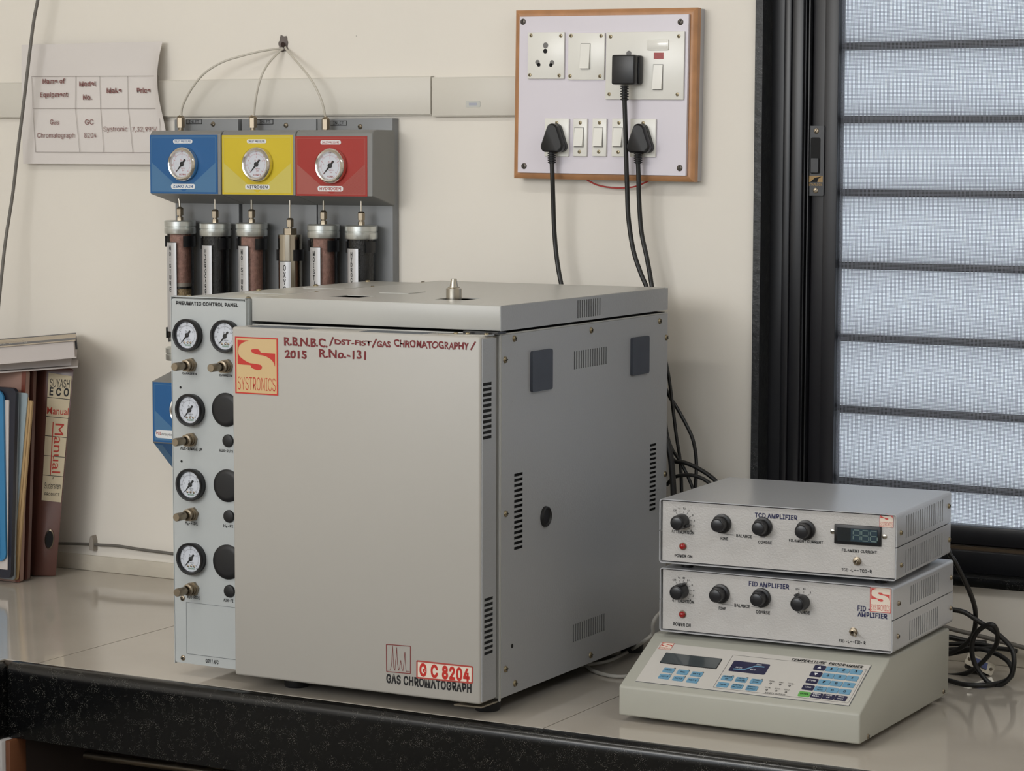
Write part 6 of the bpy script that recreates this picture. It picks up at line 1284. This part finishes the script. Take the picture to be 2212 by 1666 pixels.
bm = new(); box(bm, -.008, .30, -.008, .165, -.0190, -.0165, M, bev=.0005); obj('cover', bm, bookw, t)
bm = new(); box(bm, .0, .30, .160, .164, -.0165, -.001, M); obj('spine', bm, bookg, t)

# ================================================================== CABLES BEHIND THE INSTRUMENTS
def cab_(label, pts, r, m=cordm, name='cable', group=None):
    bm = new(); tube(bm, pts, r, 10, 8); return tag(obj(name, bm, m), label, 'cable', group)
G1 = 'black cables hanging behind the large instrument'
cab_('straight black cable dropping nearest the side of the large instrument', [(-0.0381,-0.0700,0.4720), (-0.0265,-0.0700,0.4214), (-0.0197,-0.0700,0.3780), (-0.0120,-0.0700,0.3258), (-0.0050,-0.0700,0.2867), (0.0003,-0.0750,0.2407), (0.0090,-0.0900,0.1920), (0.0157,-0.1000,0.1427)], .0027, group=G1)
cab_('outermost black cable arching right behind the large instrument', [(-0.0374,-0.0600,0.4019), (-0.0271,-0.0600,0.3833), (-0.0171,-0.0600,0.3706), (-0.0008,-0.0600,0.3452), (0.0122,-0.0600,0.3196), (0.0181,-0.0600,0.2870), (0.0219,-0.0700,0.2489), (0.0272,-0.0850,0.2000)], .0029, group=G1)
cab_('black cable crossing down right over the others behind the large instrument', [(-0.0276,-0.0800,0.3566), (-0.0225,-0.0800,0.3262), (-0.0143,-0.0800,0.3055), (0.0042,-0.0850,0.2849), (0.0217,-0.0850,0.2521), (0.0390,-0.0850,0.2082)], .0026, group=G1)
cab_('upper black cable curving away to the right above the amplifier top', [(-0.0209,-0.0900,0.3141), (-0.0079,-0.0900,0.2901), (0.0120,-0.0900,0.2872), (0.0351,-0.0900,0.2797), (0.0608,-0.0900,0.2654), (0.0881,-0.0900,0.2412)], .0034, group=G1)
cab_('lower black cable curving right just above the amplifier top', [(-0.0140,-0.1000,0.2515), (-0.0006,-0.1000,0.2647), (0.0184,-0.1000,0.2693), (0.0370,-0.1000,0.2686), (0.0571,-0.1000,0.2606), (0.0808,-0.1000,0.2405)], .0030, group=G1)
cab_('thick black cable closest to the rear corner of the large instrument', [(-0.0108,-0.1150,0.3317), (-0.0018,-0.1150,0.3040), (0.0024,-0.1150,0.2746), (0.0051,-0.1150,0.2400), (0.0063,-0.1150,0.1951)], .0048, group=G1)

G2 = 'black cables coiled right of the stacked boxes'
k0_, k1_ = .15, .12
cab_('black cable falling from the top amplifier into the coil', [(0.4774,-0.2000,0.2077), (0.4818,-0.2000,0.1960), (0.4910,-0.2000,0.1833), (0.5022,-0.1800,0.1477), (0.5069,-0.1600,0.1159), (0.5052,-0.1500,0.0890), (0.4968,-0.1400,0.0674), (0.4791,-0.1300,0.0489), (0.4609,-0.1300,0.0388), (0.4384,-0.1300,0.0324)], .0036, group=G2)
cab_('black cable making the large upright loop beside the stacked boxes', [(0.4648,-0.1700,0.1103), (0.4774,-0.1700,0.1104), (0.4939,-0.1650,0.1071), (0.5139,-0.1600,0.0946), (0.5365,-0.1500,0.0791), (0.5567,-0.1450,0.0592), (0.5638,-0.1500,0.0405), (0.5598,-0.1500,0.0184), (0.5443,-0.1500,0.0032), (0.5270,-0.1500,0.0048), (0.5079,-0.1500,0.0259), (0.5024,-0.1550,0.0495), (0.5078,-0.1600,0.0740), (0.5239,-0.1650,0.0899), (0.5370,-0.1650,0.0925), (0.5403,-0.1550,0.0763), (0.5317,-0.1400,0.0559), (0.5084,-0.1200,0.0287), (0.4784,-0.1000,0.0051), (0.4522,-0.1000,-0.0022), (0.4286,-0.1000,-0.0012)], .0036, group=G2)
cab_('black cable lying flat in front of the coil on the counter', [(0.4471,-0.1536,0.0045), (0.4733,-0.1644,0.0045), (0.5003,-0.1781,0.0045), (0.5286,-0.1675,0.0045), (0.5436,-0.1284,0.0045), (0.5510,-0.1150,0.0144), (0.5397,-0.1000,0.0276), (0.5168,-0.0900,0.0359), (0.4920,-0.0900,0.0404), (0.4673,-0.0900,0.0379), (0.4388,-0.0900,0.0337)], .0036, group=G2)
cab_('thin black cable passing straight behind the coil', [(0.4212,-0.0500,0.0439), (0.4335,-0.0500,0.0451), (0.4631,-0.0500,0.0417), (0.4896,-0.0500,0.0415)], .0042, group=G2)
cab_('dark cable running right behind the coil with a bent end', [(0.4283,-0.0700,0.0368), (0.4405,-0.0700,0.0387), (0.4854,-0.0700,0.0431), (0.5180,-0.0700,0.0401), (0.5440,-0.0700,0.0385)], .0034, group=G2)
cab_('black cable bowing from the stacked boxes low behind the connector', [(0.4319,-0.0800,0.0242), (0.4441,-0.0800,0.0261), (0.4775,-0.0800,0.0358), (0.5106,-0.0800,0.0411), (0.5317,-0.0800,0.0419)], .0034, group=G2)
cab_('grey cable along the wall at right below the window sill', [(0.3849,-0.0200,0.0616), (0.4215,-0.0200,0.0526), (0.4573,-0.0200,0.0472), (0.4999,-0.0200,0.0408), (0.5381,-0.0200,0.0345), (0.5864,-0.0200,0.0263)], .0034, greyc)
cab_('white cable curving over the counter beside the large instrument', [(-0.0581,-0.3325,0.0030), (-0.0400,-0.3146,0.0030), (-0.0255,-0.2732,0.0030), (-0.0304,-0.1913,0.0040), (0.0299,-0.2700,0.0374), (0.0444,-0.2700,0.0503), (0.0498,-0.2800,0.0663), (0.0540,-0.2800,0.0765), (0.0556,-0.2700,0.0820), (0.0630,-0.2600,0.0923)], .0028, whitec, group='white cables between the instruments')
cab_('white cable looping low on the counter towards the console front', [(-0.0700,-0.2884,0.0030), (-0.0380,-0.3250,0.0030), (-0.0118,-0.3522,0.0030), (0.0189,-0.3685,0.0030), (0.0433,-0.3659,0.0030), (0.0536,-0.3341,0.0030)], .0028, whitec, group='white cables between the instruments')
# D-shaped connector lying on the counter
cn = thing('connector', 'silver D-shaped cable connector with blue socket lying inside the cable coil', 'connector')
dc0 = Vector((0.4924,-0.0850,0.0131))
CMx = Matrix.Translation((dc0.x, dc0.y, .0165)) @ Matrix.Rotation(math.radians(16), 4, 'Z') @ Matrix.Rotation(math.radians(-24), 4, 'Y').inverted() @ Matrix.Rotation(math.radians(-22), 4, 'X')
CMf = CMx @ front(0)
bm = new(); prism(bm, rrect(-.022, -.009, .022, .009, .002), 0, .0012, CMf); obj('flange', bm, steel, cn)
bm = new(); prism(bm, [(-.0115, -.0042), (.0115, -.0042), (.0095, .0050), (-.0095, .0050)][::1], .0012, .006, CMf); obj('socket_shell', bm, mat('socket_blue', (70, 84, 140), .4), cn)
bm = new(); box(bm, -.019, .019, .0, .030, -.010, .010, CMx, bev=.003); obj('hood', bm, black, cn)
for u in (-.0172, .0172): screw(cn, CMf @ at(0, 0, .0012), (u, 0), .0026, nickel, h=.0025)
